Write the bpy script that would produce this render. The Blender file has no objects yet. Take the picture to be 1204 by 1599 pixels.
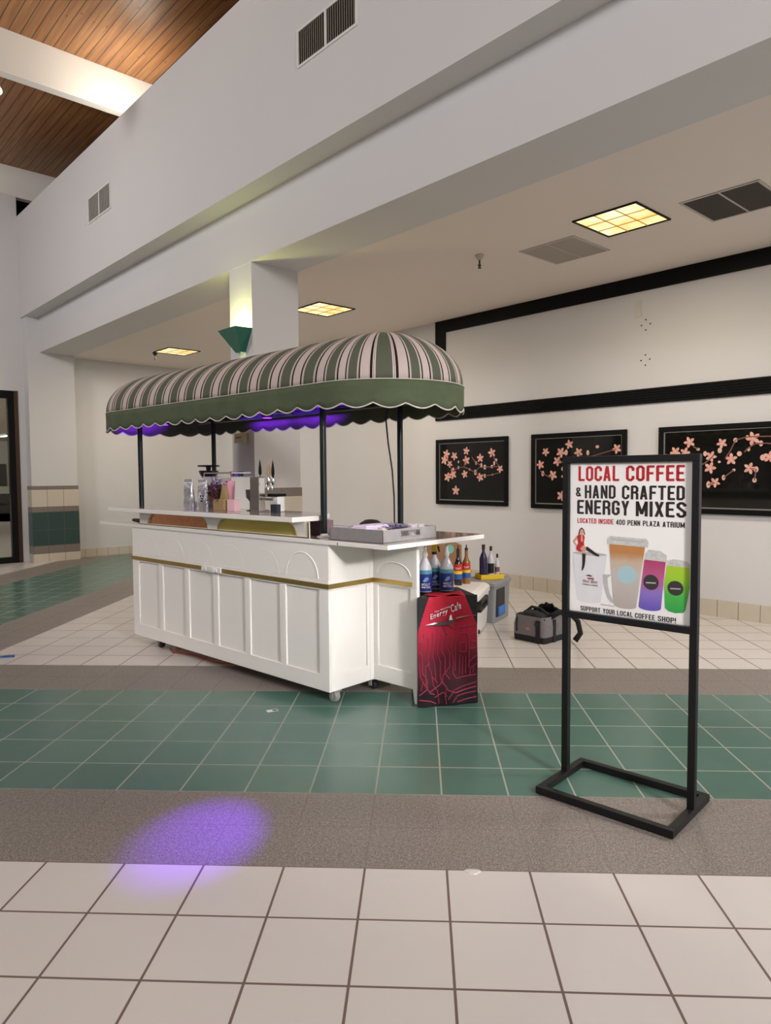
import bpy, math, random
from mathutils import Matrix, Vector
random.seed(7)
PI = math.pi
C = bpy.context.scene.collection
sc = bpy.context.scene

# ------------------------------------------------------------------ camera
cam_d = bpy.data.cameras.new('camera'); cam = bpy.data.objects.new('camera', cam_d); C.objects.link(cam)
cam_d.sensor_fit = 'HORIZONTAL'; cam_d.sensor_width = 36.0; cam_d.lens = 1100.183 / 1204 * 36
cam_d.clip_start = 0.05; cam_d.clip_end = 200
pit, rol, yaw = -0.0536282529, -0.00753254139, -0.049254177
d0 = Vector((math.sin(yaw), math.cos(yaw), 0)); r0 = Vector((math.cos(yaw), -math.sin(yaw), 0)); u0 = Vector((0, 0, 1))
dd = math.cos(pit)*d0 + math.sin(pit)*u0; uu = -math.sin(pit)*d0 + math.cos(pit)*u0
rr = math.cos(rol)*r0 + math.sin(rol)*uu; u2 = -math.sin(rol)*r0 + math.cos(rol)*uu
M = Matrix((rr, u2, -dd)).transposed().to_4x4(); M.translation = Vector((-0.0920822269, -2.55175387, 1.46965287))
cam.matrix_world = M
sc.camera = cam
# ------------------------------------------------------------------ exposure, world
sc.view_settings.view_transform = 'Standard'; sc.view_settings.look = 'None'
sc.view_settings.exposure = 0.0; sc.view_settings.gamma = 1.0; sc.view_settings.use_curve_mapping = False
w = bpy.data.worlds.new('world'); sc.world = w; w.use_nodes = True
w.node_tree.nodes['Background'].inputs[0].default_value = (0.5, 0.48, 0.45, 1); w.node_tree.nodes['Background'].inputs[1].default_value = 0.0
Q = math.sqrt(.5)
def UV(u, v, z=0): return Vector(((u+v)*Q, (v-u)*Q, z))          # hall axes: u along the shop wall, v towards it
HALL = Matrix.Rotation(-PI/4, 4, 'Z')
def lamp(name, kind, loc, energy, color, rot=None, target=None, size=0.5, size_y=None, **kw):
    l = bpy.data.lights.new(name, kind); o = bpy.data.objects.new(name, l); C.objects.link(o)
    l.energy = energy; l.color = color; o.location = loc
    if kind == 'AREA':
        l.size = size
        if size_y: l.shape = 'RECTANGLE'; l.size_y = size_y
    elif kind in ('POINT', 'SPOT'): l.shadow_soft_size = size
    if target is not None:
        o.rotation_euler = (Vector(target) - Vector(loc)).to_track_quat('-Z', 'Y').to_euler()
    for k, v in kw.items(): setattr(l, k, v)
    return o
COOL = (1.0, 0.975, 0.975)
# unseen lamps of the atrium and low ceiling, plus one added far low fill
for (u_, v_, z_), e_, (tu, tv, tz), sz_ in (
        ((-7.5, -4.2, 5.4), 150, (-7.5, 3.0, 2.2), 1.2),
        ((5.8, -1.0, 4.6), 215, (-1.8, 1.1, .5), 1.0),
        ((1.0, -9.0, 4.0), 70, (-2.0, 5.0, 2.0), 1.2),  # the added fill, low at the far end
        ((-1.5, -4.6, 4.95), 75, (-1.5, 5.4, 1.2), .8),
        ((2.75, 3.66, 3.54), 135, (2.75, 3.66, 0), .5)):
    lamp('hall_lamp_or_fill', 'AREA', UV(u_, v_, z_), e_, COOL, target=UV(tu, tv, tz), size=sz_)

l_ = lamp('hall_lamp_or_fill', 'AREA', UV(5.4, -.6, 2.9), 12, COOL, target=UV(-1.9, 1.0, .55), size=.5); l_.data.spread = .55  # added narrow fill light, aimed to brighten the kiosk end

# ------------------------------------------------------------------ materials
def mat(name, col=(.8,.8,.8), rough=.5, metal=0.0, emit=None, estr=1.0, spec=.5, noise=None, bump=None, trans=0, alpha=1, coat=0):
    """noise=(scale, amount) mottles the colour, bump=(scale, strength)"""
    m = bpy.data.materials.new(name); m.use_nodes = True
    nt = m.node_tree; b = nt.nodes['Principled BSDF']
    b.inputs['Base Color'].default_value = (*col, 1); b.inputs['Roughness'].default_value = rough
    b.inputs['Metallic'].default_value = metal; b.inputs['Specular IOR Level'].default_value = spec
    b.inputs['Transmission Weight'].default_value = trans; b.inputs['Coat Weight'].default_value = coat
    if emit: b.inputs['Emission Color'].default_value = (*emit, 1); b.inputs['Emission Strength'].default_value = estr
    tc = nt.nodes.new('ShaderNodeTexCoord')
    if noise is None: noise = (6, .04)
    n = nt.nodes.new('ShaderNodeTexNoise'); n.inputs['Scale'].default_value = noise[0]; n.inputs['Detail'].default_value = 4
    nt.links.new(tc.outputs['Object'], n.inputs['Vector'])
    mx = nt.nodes.new('ShaderNodeMix'); mx.data_type = 'RGBA'
    a = noise[1]
    mx.inputs[6].default_value = (*[max(0, c*(1-a)) for c in col], 1); mx.inputs[7].default_value = (*[min(1, c*(1+a)) for c in col], 1)
    nt.links.new(n.outputs['Fac'], mx.inputs[0]); nt.links.new(mx.outputs[2], b.inputs['Base Color'])
    if bump:
        n2 = nt.nodes.new('ShaderNodeTexNoise'); n2.inputs['Scale'].default_value = bump[0]; n2.inputs['Detail'].default_value = 3
        nt.links.new(tc.outputs['Object'], n2.inputs['Vector'])
        bp = nt.nodes.new('ShaderNodeBump'); bp.inputs['Strength'].default_value = bump[1]; bp.inputs['Distance'].default_value = .01
        nt.links.new(n2.outputs['Fac'], bp.inputs['Height']); nt.links.new(bp.outputs[0], b.inputs['Normal'])
    if alpha < 1: b.inputs['Alpha'].default_value = alpha
    return m
class NT:
    """small node helper"""
    def __init__(s, name):
        s.m = bpy.data.materials.new(name); s.m.use_nodes = True; s.t = s.m.node_tree; s.b = s.t.nodes['Principled BSDF']
        s.tc = s.t.nodes.new('ShaderNodeTexCoord')
        sp = s.t.nodes.new('ShaderNodeSeparateXYZ'); s.t.links.new(s.tc.outputs['Object'], sp.inputs[0]); s.x, s.y, s.z = sp.outputs
    def _in(s, sock, v):
        if isinstance(v, (int, float)): sock.default_value = v
        elif isinstance(v, tuple): sock.default_value = (*v, 1) if len(v) == 3 else v
        else: s.t.links.new(v, sock)
    def math(s, op, a, b=0.0, c=0.0):
        n = s.t.nodes.new('ShaderNodeMath'); n.operation = op
        s._in(n.inputs[0], a); s._in(n.inputs[1], b); s._in(n.inputs[2], c); return n.outputs[0]
    def mix(s, f, a, b):
        n = s.t.nodes.new('ShaderNodeMix'); n.data_type = 'RGBA'; s._in(n.inputs[0], f); s._in(n.inputs[6], a); s._in(n.inputs[7], b); return n.outputs[2]
    def noise(s, scale, detail=3, vec=None, rough=.5):
        n = s.t.nodes.new('ShaderNodeTexNoise'); n.inputs['Scale'].default_value = scale; n.inputs['Detail'].default_value = detail
        n.inputs['Roughness'].default_value = rough
        s.t.links.new(vec or s.tc.outputs['Object'], n.inputs['Vector']); return n.outputs['Fac']
    def ramp(s, f, stops, const=False):
        n = s.t.nodes.new('ShaderNodeValToRGB'); s._in(n.inputs[0], f)
        if const: n.color_ramp.interpolation = 'CONSTANT'
        e = n.color_ramp.elements
        while len(e) < len(stops): e.new(.5)
        for i, (p, c) in enumerate(stops): e[i].position = p; e[i].color = (*c, 1)
        return n.outputs[0]
    def joint(s, v, pitch, wd, off=0.0):
        """1 on a joint line of width wd repeated at pitch"""
        q = s.math('DIVIDE', s.math('SUBTRACT', v, off), pitch)
        f = s.math('SUBTRACT', q, s.math('ROUND', q))
        return s.math('LESS_THAN', s.math('ABSOLUTE', f), wd/pitch/2)
    def bump(s, h, strength, dist=.01):
        n = s.t.nodes.new('ShaderNodeBump'); n.inputs['Strength'].default_value = strength; n.inputs['Distance'].default_value = dist
        s._in(n.inputs['Height'], h); s.t.links.new(n.outputs[0], s.b.inputs['Normal'])
    def set(s, col=None, rough=None, spec=None, metal=None):
        for k, v in (('Base Color', col), ('Roughness', rough), ('Specular IOR Level', spec), ('Metallic', metal)):
            if v is not None: s._in(s.b.inputs[k], v)
        return s.m

WALLC = (.645, .635, .635)
m_wall = mat('painted_wall', WALLC, .75, spec=.25, noise=(1.2, .02), bump=(60, .05))
m_ceil = mat('painted_soffit', (.80, .72, .66), .8, spec=.2, noise=(1.2, .02))
m_dark = mat('dark_void_shade', (.03, .03, .03), .8)  # near-black colour stands in for the unlit space beyond the ledge
m_black = mat('black_lacquer', (.005, .005, .005), .45, spec=.12)
m_blackmetal = mat('black_metal', (.010, .010, .011), .45, metal=.2, spec=.3)
m_white = mat('white_paint', (.83, .80, .755), .38, noise=(2, .015))
m_plate = mat('white_plastic', (.75, .74, .72), .4)

# floor: ceramic tile grid 0.3048 m with a green and grey band running both ways
T = .3048
def floor_mat():
    n = NT('tiled_floor')
    L = lambda a, b: n.math('LESS_THAN', a, b)
    G = lambda a, b: n.math('GREATER_THAN', a, b)
    AND = lambda a, b: n.math('MULTIPLY', a, b)
    OR = lambda a, b: n.math('MAXIMUM', a, b)
    def band(v, a, b): return AND(G(v, a), L(v, b))
    hb = band(n.y, 0, 9*T); hg = band(n.y, 2*T, 7*T)
    right = G(n.x, -12*T)
    north = G(n.y, 9*T - .001)
    vb = band(n.x, -21*T, -12*T); vg = band(n.x, -19*T, -14*T)
    vb = AND(vb, north); vg = AND(vg, north)
    anyb = OR(hb, vb); green = OR(hg, vg)
    grout = OR(n.joint(n.x, T, .0085), n.joint(n.y, T, .0085))
    sp = n.noise(170, 2, rough=.8); sp2 = n.noise(60, 3)
    gcol = n.ramp(n.math('ADD', n.math('MULTIPLY', sp, .8), n.math('MULTIPLY', sp2, .2)), [(.36, (.085, .07, .06)), (.50, (.20, .17, .15)), (.63, (.38, .34, .31))])
    tile = n.t.nodes.new('ShaderNodeTexWhiteNoise'); tile.noise_dimensions = '2D'
    cmb = n.t.nodes.new('ShaderNodeCombineXYZ'); n.t.links.new(n.math('FLOOR', n.math('DIVIDE', n.x, T)), cmb.inputs[0]); n.t.links.new(n.math('FLOOR', n.math('DIVIDE', n.y, T)), cmb.inputs[1])
    n.t.links.new(cmb.outputs[0], tile.inputs[0]); tv = tile.outputs['Value']
    wcol = n.mix(n.math('MULTIPLY', tv, .6), (.63, .59, .555), (.595, .55, .515))
    wcol = n.mix(n.math('MULTIPLY', n.noise(14, 4), .25), wcol, (.55, .505, .47))
    grcol = n.mix(tv, (.068, .155, .122), (.090, .178, .140))
    grcol = n.mix(n.math('MULTIPLY', n.noise(9, 4), .35), grcol, (.05, .105, .088))
    col = n.mix(anyb, wcol, gcol); col = n.mix(green, col, grcol)
    gr = n.mix(anyb, (.15, .10, .085), (.24, .21, .185)); gr = n.mix(green, gr, (.30, .31, .27))
    gmask = n.math('MULTIPLY', grout, n.mix(AND(anyb, n.math('SUBTRACT', 1, green)), (1,1,1), (.4,.4,.4)))
    col = n.mix(gmask, col, gr)
    rough = n.math('ADD', n.math('MULTIPLY', grout, .4), n.math('ADD', n.math('ADD', .22, n.math('MULTIPLY', n.math('SUBTRACT', anyb, green), .22)), n.math('MULTIPLY', n.noise(5, 3), .04)))
    n.set(col, rough, .5)
    n.bump(n.math('MULTIPLY', grout, -1.0), .25, .004)
    return n.m
m_floor = floor_mat()
def plank_mat():
    n = NT('pine_planks')
    P = .125
    g = n.joint(n.y, P, .009)
    pid = n.math('FLOOR', n.math('DIVIDE', n.math('ADD', n.y, P/2), P))
    wn = n.t.nodes.new('ShaderNodeTexWhiteNoise'); wn.noise_dimensions = '1D'; n.t.links.new(pid, wn.inputs['W'])
    cmb = n.t.nodes.new('ShaderNodeCombineXYZ'); n.t.links.new(n.math('ADD', n.math('MULTIPLY', n.x, .9), n.math('MULTIPLY', wn.outputs[0], 30)), cmb.inputs[0]); n.t.links.new(n.math('MULTIPLY', n.y, 14), cmb.inputs[1])
    g1 = n.noise(1.4, 6, cmb.outputs[0])
    cmb2 = n.t.nodes.new('ShaderNodeCombineXYZ'); n.t.links.new(n.math('MULTIPLY', n.x, 3.2), cmb2.inputs[0]); n.t.links.new(n.math('MULTIPLY', n.y, 9), cmb2.inputs[1])
    vo = n.t.nodes.new('ShaderNodeTexVoronoi'); vo.inputs['Scale'].default_value = 1.0; n.t.links.new(cmb2.outputs[0], vo.inputs['Vector'])
    knot = n.math('LESS_THAN', vo.outputs['Distance'], .09)
    col = n.ramp(g1, [(.3, (.22, .085, .030)), (.7, (.43, .215, .08))])
    col = n.mix(n.math('MULTIPLY', wn.outputs[0], .35), col, (.22, .09, .035))
    col = n.mix(n.math('MULTIPLY', knot, .6), col, (.09, .03, .012))
    col = n.mix(g, col, (.025, .010, .004))
    n.set(col, .42, .4); n.bump(n.math('MULTIPLY', g, -1), .5, .006)
    return n.m
m_plank = plank_mat()
def wainscot_mat(horiz):
    """tile courses by height; joints along x and y of the object"""
    n = NT('wainscot_tiles')
    cream, gry, grn = (.60, .53, .44), (.20, .165, .14), (.022, .055, .050)
    zz = n.math('DIVIDE', n.z, 1.34)
    col = n.ramp(zz, [(0, cream), (.146/1.34, gry), (.278/1.34, grn), (.861/1.34, gry), (.949/1.34, cream), (1.25/1.34, gry)], True)
    j = n.math('MAXIMUM', n.joint(n.x, .27, .006, .02), n.joint(n.y, .27, .006, 1.70))
    for z in (.146, .278, .553, .861, .949, 1.25):
        j = n.math('MAXIMUM', j, n.math('LESS_THAN', n.math('ABSOLUTE', n.math('SUBTRACT', n.z, z)), .003))
    jc = n.ramp(zz, [(0, (.12, .08, .06)), (.146/1.34, (.10, .10, .09)), (.949/1.34, (.12, .08, .06))], True)
    n.set(n.mix(j, col, jc), .3, .5); return n.m
m_wains = wainscot_mat(0)
def base_mat():
    n = NT('baseboard_tiles')
    j = n.math('MAXIMUM', n.joint(n.x, .205, .006, -3.51), n.joint(n.y, .205, .006, 2.867))
    col = n.mix(n.noise(8, 3), (.60, .54, .44), (.54, .48, .39))
    n.set(n.mix(j, col, (.20, .12, .08)), .35, .5); return n.m
m_base = base_mat()

# ------------------------------------------------------------------ mesh helpers
class MB:
    def __init__(s): s.v, s.f, s.m, s.uv = [], [], [], {}
    def add(s, vs, fs, mi=0):
        b = len(s.v); s.v += [tuple(v) for v in vs]
        for f in fs: s.f.append(tuple(b+i for i in f)); s.m.append(mi)
        return s
    def box(s, x0, x1, y0, y1, z0, z1, mi=0, M=None):
        vs = [Vector((x, y, z)) for z in (z0, z1) for y in (y0, y1) for x in (x0, x1)]
        if M: vs = [M @ v for v in vs]
        return s.add(vs, [(0,2,3,1), (4,5,7,6), (0,1,5,4), (2,6,7,3), (0,4,6,2), (1,3,7,5)], mi)
    def prism(s, poly, a, b, axis='z', mi=0, M=None):
        """poly of 2-D points extruded from a to b along axis"""
        n = len(poly)
        def p(q, t):
            x, y = q
            return Vector({'z': (x, y, t), 'y': (x, t, y), 'x': (t, x, y)}[axis])
        vs = [p(q, a) for q in poly] + [p(q, b) for q in poly]
        if M: vs = [M @ v for v in vs]
        fs = [tuple(range(n))[::-1], tuple(range(n, 2*n))] + [(i, (i+1) % n, n+(i+1) % n, n+i) for i in range(n)]
        return s.add(vs, fs, mi)
    def tube(s, path, r, seg=8, mi=0, closed=False, cap=True):
        path = [Vector(p) for p in path]; n = len(path); rs = r if isinstance(r, (list, tuple)) else [r]*n
        rings = []; up = None
        for i, p in enumerate(path):
            if closed: t = path[(i+1) % n] - path[i-1]
            else: t = path[min(i+1, n-1)] - path[max(i-1, 0)]
            if t.length < 1e-9: t = Vector((0,0,1))
            t.normalize()
            if up is None:
                up = Vector((0,0,1)) if abs(t.z) < .9 else Vector((1,0,0))
            a = t.cross(up)
            if a.length < 1e-6: a = t.cross(Vector((1,0,0)))
            a.normalize(); b = a.cross(t); b.normalize(); up = b
            rings.append([p + rs[i]*(math.cos(k*2*PI/seg)*a + math.sin(k*2*PI/seg)*b) for k in range(seg)])
        vs = [v for R in rings for v in R]; fs = []
        for i in range(n if closed else n-1):
            j = (i+1) % n
            for k in range(seg): fs.append((i*seg+k, i*seg+(k+1) % seg, j*seg+(k+1) % seg, j*seg+k))
        if cap and not closed: fs += [tuple(range(seg))[::-1], tuple(range((n-1)*seg, n*seg))]
        return s.add(vs, fs, mi)
    def lathe(s, prof, cx=0, cy=0, z0=0, seg=20, mi=0, M=None, caps=True):
        """prof: list of (r, z)"""
        vs = []; fs = []; n = len(prof)
        for r, z in prof:
            for k in range(seg): vs.append(Vector((cx + r*math.cos(2*PI*k/seg), cy + r*math.sin(2*PI*k/seg), z0+z)))
        for i in range(n-1):
            for k in range(seg): fs.append((i*seg+k, i*seg+(k+1) % seg, (i+1)*seg+(k+1) % seg, (i+1)*seg+k))
        if caps: fs += [tuple(range(seg))[::-1], tuple(range((n-1)*seg, n*seg))]
        if M: vs = [M @ v for v in vs]
        return s.add(vs, fs, mi)
    def loft(s, rings, mi=0, cap=True):
        n = len(rings[0]); vs = [v for R in rings for v in R]; fs = []
        for i in range(len(rings)-1):
            for k in range(n): fs.append((i*n+k, i*n+(k+1) % n, (i+1)*n+(k+1) % n, (i+1)*n+k))
        if cap: fs += [tuple(range(n))[::-1], tuple(range((len(rings)-1)*n, len(rings)*n))]
        return s.add(vs, fs, mi)
    def build(s, name, mats, parent=None, smooth=False, bevel=0, xf=None, tris=False):
        me = bpy.data.meshes.new(name); me.from_pydata(s.v, [], s.f)
        for m_ in (mats if isinstance(mats, (list, tuple)) else [mats]): me.materials.append(m_)
        for p, mi in zip(me.polygons, s.m): p.material_index = mi; p.use_smooth = smooth
        me.update()
        o = bpy.data.objects.new(name, me); C.objects.link(o)
        if parent is not None: o.parent = parent
        if xf is not None: o.matrix_local = xf
        if bevel:
            b = o.modifiers.new('bevel', 'BEVEL'); b.width = bevel; b.segments = 2; b.limit_method = 'ANGLE'
        if smooth:
            try:
                me.set_sharp_from_angle(angle=math.radians(38))
            except Exception: pass
        return o
def fix_normals(o):
    import bmesh
    bm = bmesh.new(); bm.from_mesh(o.data); bmesh.ops.recalc_face_normals(bm, faces=bm.faces); bm.to_mesh(o.data); bm.free(); return o
def tag(o, label, cat, group=None):
    o['label'] = label; o['category'] = cat
    if group: o['group'] = group
    return o
def thing(name, label, cat, loc=(0,0,0), rz=0, group=None):
    o = bpy.data.objects.new(name, None); C.objects.link(o); o.empty_display_size = .1
    o.location = loc; o.rotation_euler = (0, 0, rz); return tag(o, label, cat, group)
def struct(name, mb, m, hall=True, **k):
    o = mb.build(name, m, None, xf=HALL if hall else None, **k); o['kind'] = 'structure'; return o
def copy_tree(o, parent=None):
    c = o.copy(); C.objects.link(c)
    if parent: c.parent = parent
    for ch in list(o.children): copy_tree(ch, c)
    return c
def text(s, name, m, parent, xf, w=None, h=None, extrude=.0006, bold=.0, shear=0.0, align='CENTER'):
    """lettering as a mesh scaled to width w and height h, in the xz plane of xf (x right, z up, facing -y)"""
    cu = bpy.data.curves.new(name, 'FONT'); cu.body = s; cu.align_x = align; cu.size = 1; cu.offset = bold; cu.shear = shear
    cu.resolution_u = 4; cu.space_character = 1.12
    t = bpy.data.objects.new('t', cu); C.objects.link(t)
    dg = bpy.context.evaluated_depsgraph_get(); me = bpy.data.meshes.new_from_object(t.evaluated_get(dg)); bpy.data.objects.remove(t)
    xs = [v.co.x for v in me.vertices]; ys = [v.co.y for v in me.vertices]
    x0, x1, y0, y1 = min(xs), max(xs), min(ys), max(ys)
    sx = (w/(x1-x0)) if w else None; sy = (h/(y1-y0)) if h else None
    if sx is None: sx = sy
    if sy is None: sy = sx
    src = [(v.co.x, v.co.y) for v in me.vertices]
    for v, (x, y) in zip(me.vertices, src): v.co = ((x-(x0+x1)/2)*sx, 0, (y-y0)*sy)
    me.name = name; me.materials.clear(); me.materials.append(m)
    o = bpy.data.objects.new(name, me); C.objects.link(o); o.parent = parent; o.matrix_local = xf
    so = o.modifiers.new('solid', 'SOLIDIFY'); so.thickness = extrude; so.offset = 0
    return o

def glyphs():
    W = .46; k = .155; h = k/2; l, r, b, t, m, c = h, W-h, h, 1-h, .5, .10
    ring = [(l+c, b), (r-c, b), (r, b+c), (r, t-c), (r-c, t), (l+c, t), (l, t-c), (l, b+c), (l+c, b)]
    G = {
     'A': ([[(l, 0), (W/2-.02, 1-h), (W/2+.02, 1-h), (r, 0)], [(l+.05, .27), (r-.05, .27)]], W+.02), 'C': ([[(r, .34), (r, b+c), (r-c, b), (l+c, b), (l, b+c), (l, t-c), (l+c, t), (r-c, t), (r, t-c), (r, .66)]], W),
     'D': ([[(l, b), (r-c, b), (r, b+c), (r, t-c), (r-c, t), (l, t), (l, b)]], W), 'E': ([[(W-.04, b), (l, b), (l, t), (W-.04, t)], [(l, m), (W-.09, m)]], W-.04),
     'F': ([[(l, 0), (l, t), (W-.04, t)], [(l, m), (W-.09, m)]], W-.04), 'G': ([[(r, .66), (r, t-c), (r-c, t), (l+c, t), (l, t-c), (l, b+c), (l+c, b), (r-c, b), (r, b+c), (r, .46), (W/2, .46)]], W),
     'H': ([[(l, 0), (l, 1)], [(r, 0), (r, 1)], [(l, m), (r, m)]], W), 'I': ([[(l, 0), (l, 1)]], k), 'L': ([[(W-.06, b), (l, b), (l, 1)]], W-.06),
     'M': ([[(l, 0), (l, 1-h*.6), (W*.65, .18), (W*1.3-l, 1-h*.6), (W*1.3-l, 0)]], W*1.3), 'N': ([[(l, 0), (l, 1-h*.6), (r, h*.6), (r, 1)]], W), 'O': ([ring], W),
     'P': ([[(l, 0), (l, t), (r-c, t), (r, t-c), (r, m+c-.05), (r-c, m-.05), (l, m-.05)]], W), 'R': ([[(l, 0), (l, t), (r-c, t), (r, t-c), (r, m+c), (r-c, m), (l, m)], [(r-c, m), (r, m-c), (r, 0)]], W),
     'S': ([[(l, .30), (l, b+c), (l+c, b), (r-c, b), (r, b+c), (r, .36), (l, .66), (l, t-c), (l+c, t), (r-c, t), (r, t-c), (r, .72)]], W), 'T': ([[(0, t), (W, t)], [(W/2, 0), (W/2, t)]], W),
     'U': ([[(l, 1), (l, b+c), (l+c, b), (r-c, b), (r, b+c), (r, 1)]], W), 'X': ([[(l, 0), (r, 1)], [(l, 1), (r, 0)]], W), 'Y': ([[(l, 1), (W/2, .45), (r, 1)], [(W/2, .45), (W/2, 0)]], W),
     'Z': ([[(0, t), (r, t), (l, b), (W, b)]], W), '0': ([ring], W), '4': ([[(r-.06, 0), (r-.06, 1-h*.6), (l, .28), (W, .28)]], W), '!': ([[(l, .30), (l, 1)], [(l, 0), (l, .15)]], k),
     'W': ([[(l, 1), (W*.38, h*.6), (W*.65, .8), (W*.92, h*.6), (W*1.3-l, 1)]], W*1.3),
     '&': ([[(W, .02), (l+.03, .66), (l+.03, t-.05), (l+.10, t), (r-.10, t), (r-.03, t-.05), (r-.03, .72), (l, .36), (l, b+c), (l+c, b), (r-c, b), (r, .40)]], W)}
    return G, k
GLY, GK = glyphs()
def block(s_, m, parent, x0, x1, z0, z1, y, th=.0008):
    """condensed block capitals filling x0..x1, z0..z1 of the parent's xz plane"""
    polys = []; pen = 0
    for ch in s_:
        if ch == ' ': pen += .24; continue
        g, wd = GLY[ch]
        for pl in g: polys.append([(pen+x, z) for x, z in pl])
        pen += wd + .085
    tot = pen - .085; mb = MB(); h = GK/2; kx = (x1-x0)/tot; kz = (z1-z0)
    for pl in polys:
        n = len(pl); closed = pl[0] == pl[-1]
        for i in range(n-1):
            (ax, az), (bx_, bz) = pl[i], pl[i+1]; L_ = math.hypot(bx_-ax, bz-az); dx, dz = (bx_-ax)/L_, (bz-az)/L_
            ea = h*.42 if (i > 0 or closed) else 0; eb = h*.42 if (i < n-2 or closed) else 0
            ax -= dx*ea; az -= dz*ea; bx_ += dx*eb; bz += dz*eb
            px_, pz_ = -dz*h, dx*h
            q = [(ax+px_, az+pz_), (ax-px_, az-pz_), (bx_-px_, bz-pz_), (bx_+px_, bz+pz_)]
            mb.prism([(x0 + x*kx, z0 + min(1, max(0, z))*kz) for x, z in q], y-th, y, 'y')
    return fix_normals(mb.build('lettering', m, parent))

# ------------------------------------------------------------------ the setting (u along x, v along y in the hall frame)
U0, VR, ZC, VW = -11.43, 5.385, 3.585, 1.70
o = MB().box(-40, 14, -14, 20, -.1, 0).build('floor', m_floor); o['kind'] = 'structure'
struct('wall_right', MB().box(U0, 6.5, VR, VR+.15, 0, ZC+.1), m_wall)
struct('ceiling', MB().box(U0-.2, 6.5, 2.49, VR+.15, ZC, ZC+.12), m_ceil)
# left wall with the shop opening
DV0, DV1, DZ = -1.6, 1.62, 2.93
mb = MB().box(U0-.2, U0, DV1, VR, 0, ZC).box(U0-.2, U0, DV0, DV1, DZ, 6.2).box(U0-.2, U0, -10, DV0, 0, 6.2).box(U0-.2, U0, DV1, 1.93, ZC, 5.8).box(U0-.2, U0, DV1, VW, 5.8, 6.2)
struct('wall_left', mb, m_wall)
struct('wall_pilaster', MB().box(U0, -11.2, 1.73, 2.485, 0, ZC).box(U0, -11.2, 1.73, 1.925, ZC, 4.17), m_wall)
struct('wall_column', MB().box(-4.84, -4.41, 1.93, 2.49, 0, ZC), m_wall)
# header: stepped beam with the high parapet wall on top
struct('wall_upper', MB().box(U0, 6.5, VW, 2.49, 4.17, 5.70).box(U0, 6.5, VW, 1.80, 5.70, 5.862).box(U0, 6.5, 1.925, 2.49, ZC, 4.17), m_wall)
struct('wall_rear', MB().box(U0-3, 6.7, -10.15, -10, 0, 6.8), m_wall)
struct('wall_side', MB().box(6.5, 6.65, -10, 6, 0, 6.8), m_wall)
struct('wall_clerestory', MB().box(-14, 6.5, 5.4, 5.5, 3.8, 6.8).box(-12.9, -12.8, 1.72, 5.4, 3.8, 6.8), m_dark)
struct('ceiling_planks', MB().box(-14, 6.7, -10.1, 5.5, 6.70, 6.78), m_plank)
for ub in (-11.55, -7.60, -3.65, .3, 4.2):
    struct('ceiling_beam', MB().box(ub-.07, ub+.07, -10, 5.4, 6.2, 6.70), m_white, bevel=.004)
# tiled wainscot
struct('trim_1', MB().box(U0, -11.19, 1.72, 2.495, 0, 1.311), m_wains)
struct('trim_2', MB().box(-4.85, -4.40, 1.92, 2.50, 0, 1.337), m_wains)
struct('baseboard_right', MB().box(U0+.01, 6.5, VR-.012, VR, 0, .172), m_base)
struct('baseboard_left', MB().box(U0, U0+.012, 2.50, VR-.012, 0, .150), m_base)
# black lacquer bands on the right wall
UB, UE = -5.18, 2.6
mb = MB().box(UB, UE, VR-.022, VR, ZC-.165, ZC-.002).box(UB, UB+.185, VR-.022, VR, 2.215, ZC-.165)
struct('trim_3', mb, m_black)
mb = MB()
zb, zt, nr = 2.21, 2.372, 6
prof = [(VR, zb), (VR-.022, zb)]
for k in range(nr):
    a, b = zb + (zt-zb)*(k+.12)/nr, zb + (zt-zb)*(k+.88)/nr
    prof += [(VR-.022, a), (VR-.030, a+.005), (VR-.030, b-.005), (VR-.022, b), ]
prof += [(VR-.022, zt), (VR, zt)]
mb.prism(prof, UB, UE, 'x')
fix_normals(struct('trim_4', mb, m_black))

# ------------------------------------------------------------------ shop front and the shop seen through it
m_bronze = mat('dark_bronze', (.050, .026, .016), .35, metal=.5)
m_glass = mat('pane_glass', (.9, .95, .93), .02, trans=1.0, spec=.5, noise=(1, .0))
m_glass.node_tree.nodes['Principled BSDF'].inputs['IOR'].default_value = 1.1
mb = MB().box(U0-.10, U0+.0, 1.46, 1.555, 0, DZ).box(U0-.10, U0, DV0, 1.46, 2.80, DZ).box(U0-.10, U0, DV0, 1.46, .0, .10)
mb.box(U0-.14, U0+.012, 1.555, DV1, 0, DZ, 1)
door = struct('door_1', mb, [m_black, m_bronze])
g = MB().box(U0-.06, U0-.05, DV0, 1.46, .10, 2.80).build('glass_pane', m_glass, door)
struct('wall_shop', MB().box(-30, U0-.2, 6.8, 6.9, 0, 3.0).box(-30.1, -30, -4, 6.9, 0, 3.0).box(-30, U0-.2, -4.1, -4, 0, 3.0), mat('shop_wall', (.62, .6, .56), .7))
struct('ceiling_shop', MB().box(-30, U0-.2, -4, 6.9, 2.93, 3.0), mat('shop_ceiling', (.55, .5, .45), .8))
lamp('shop_light', 'AREA', UV(-16, -1.6, 2.85), 300, (1, .92, .80), target=UV(-16, -1.0, 0), size=3, size_y=3)
lamp('shop_light', 'AREA', UV(-25, .2, 2.85), 300, (1, .92, .80), target=UV(-26, 2.0, 0), size=3, size_y=3)
def shop_fixture(u, v):
    t = thing('ceiling_light', 'white strip light on the shop ceiling seen through the left glass door', 'ceiling light', UV(u, v, 2.93), -PI/4)
    MB().box(-.55, .55, -.10, .10, -.06, 0).build('frame', m_white, t)
    MB().box(-.52, .52, -.08, .08, -.07, -.06).build('diffuser', mat('strip_diffuser', (1, .95, .8), .5, emit=(1, .93, .78), estr=7), t)
shop_fixture(-25.0, 4.75)
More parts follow.
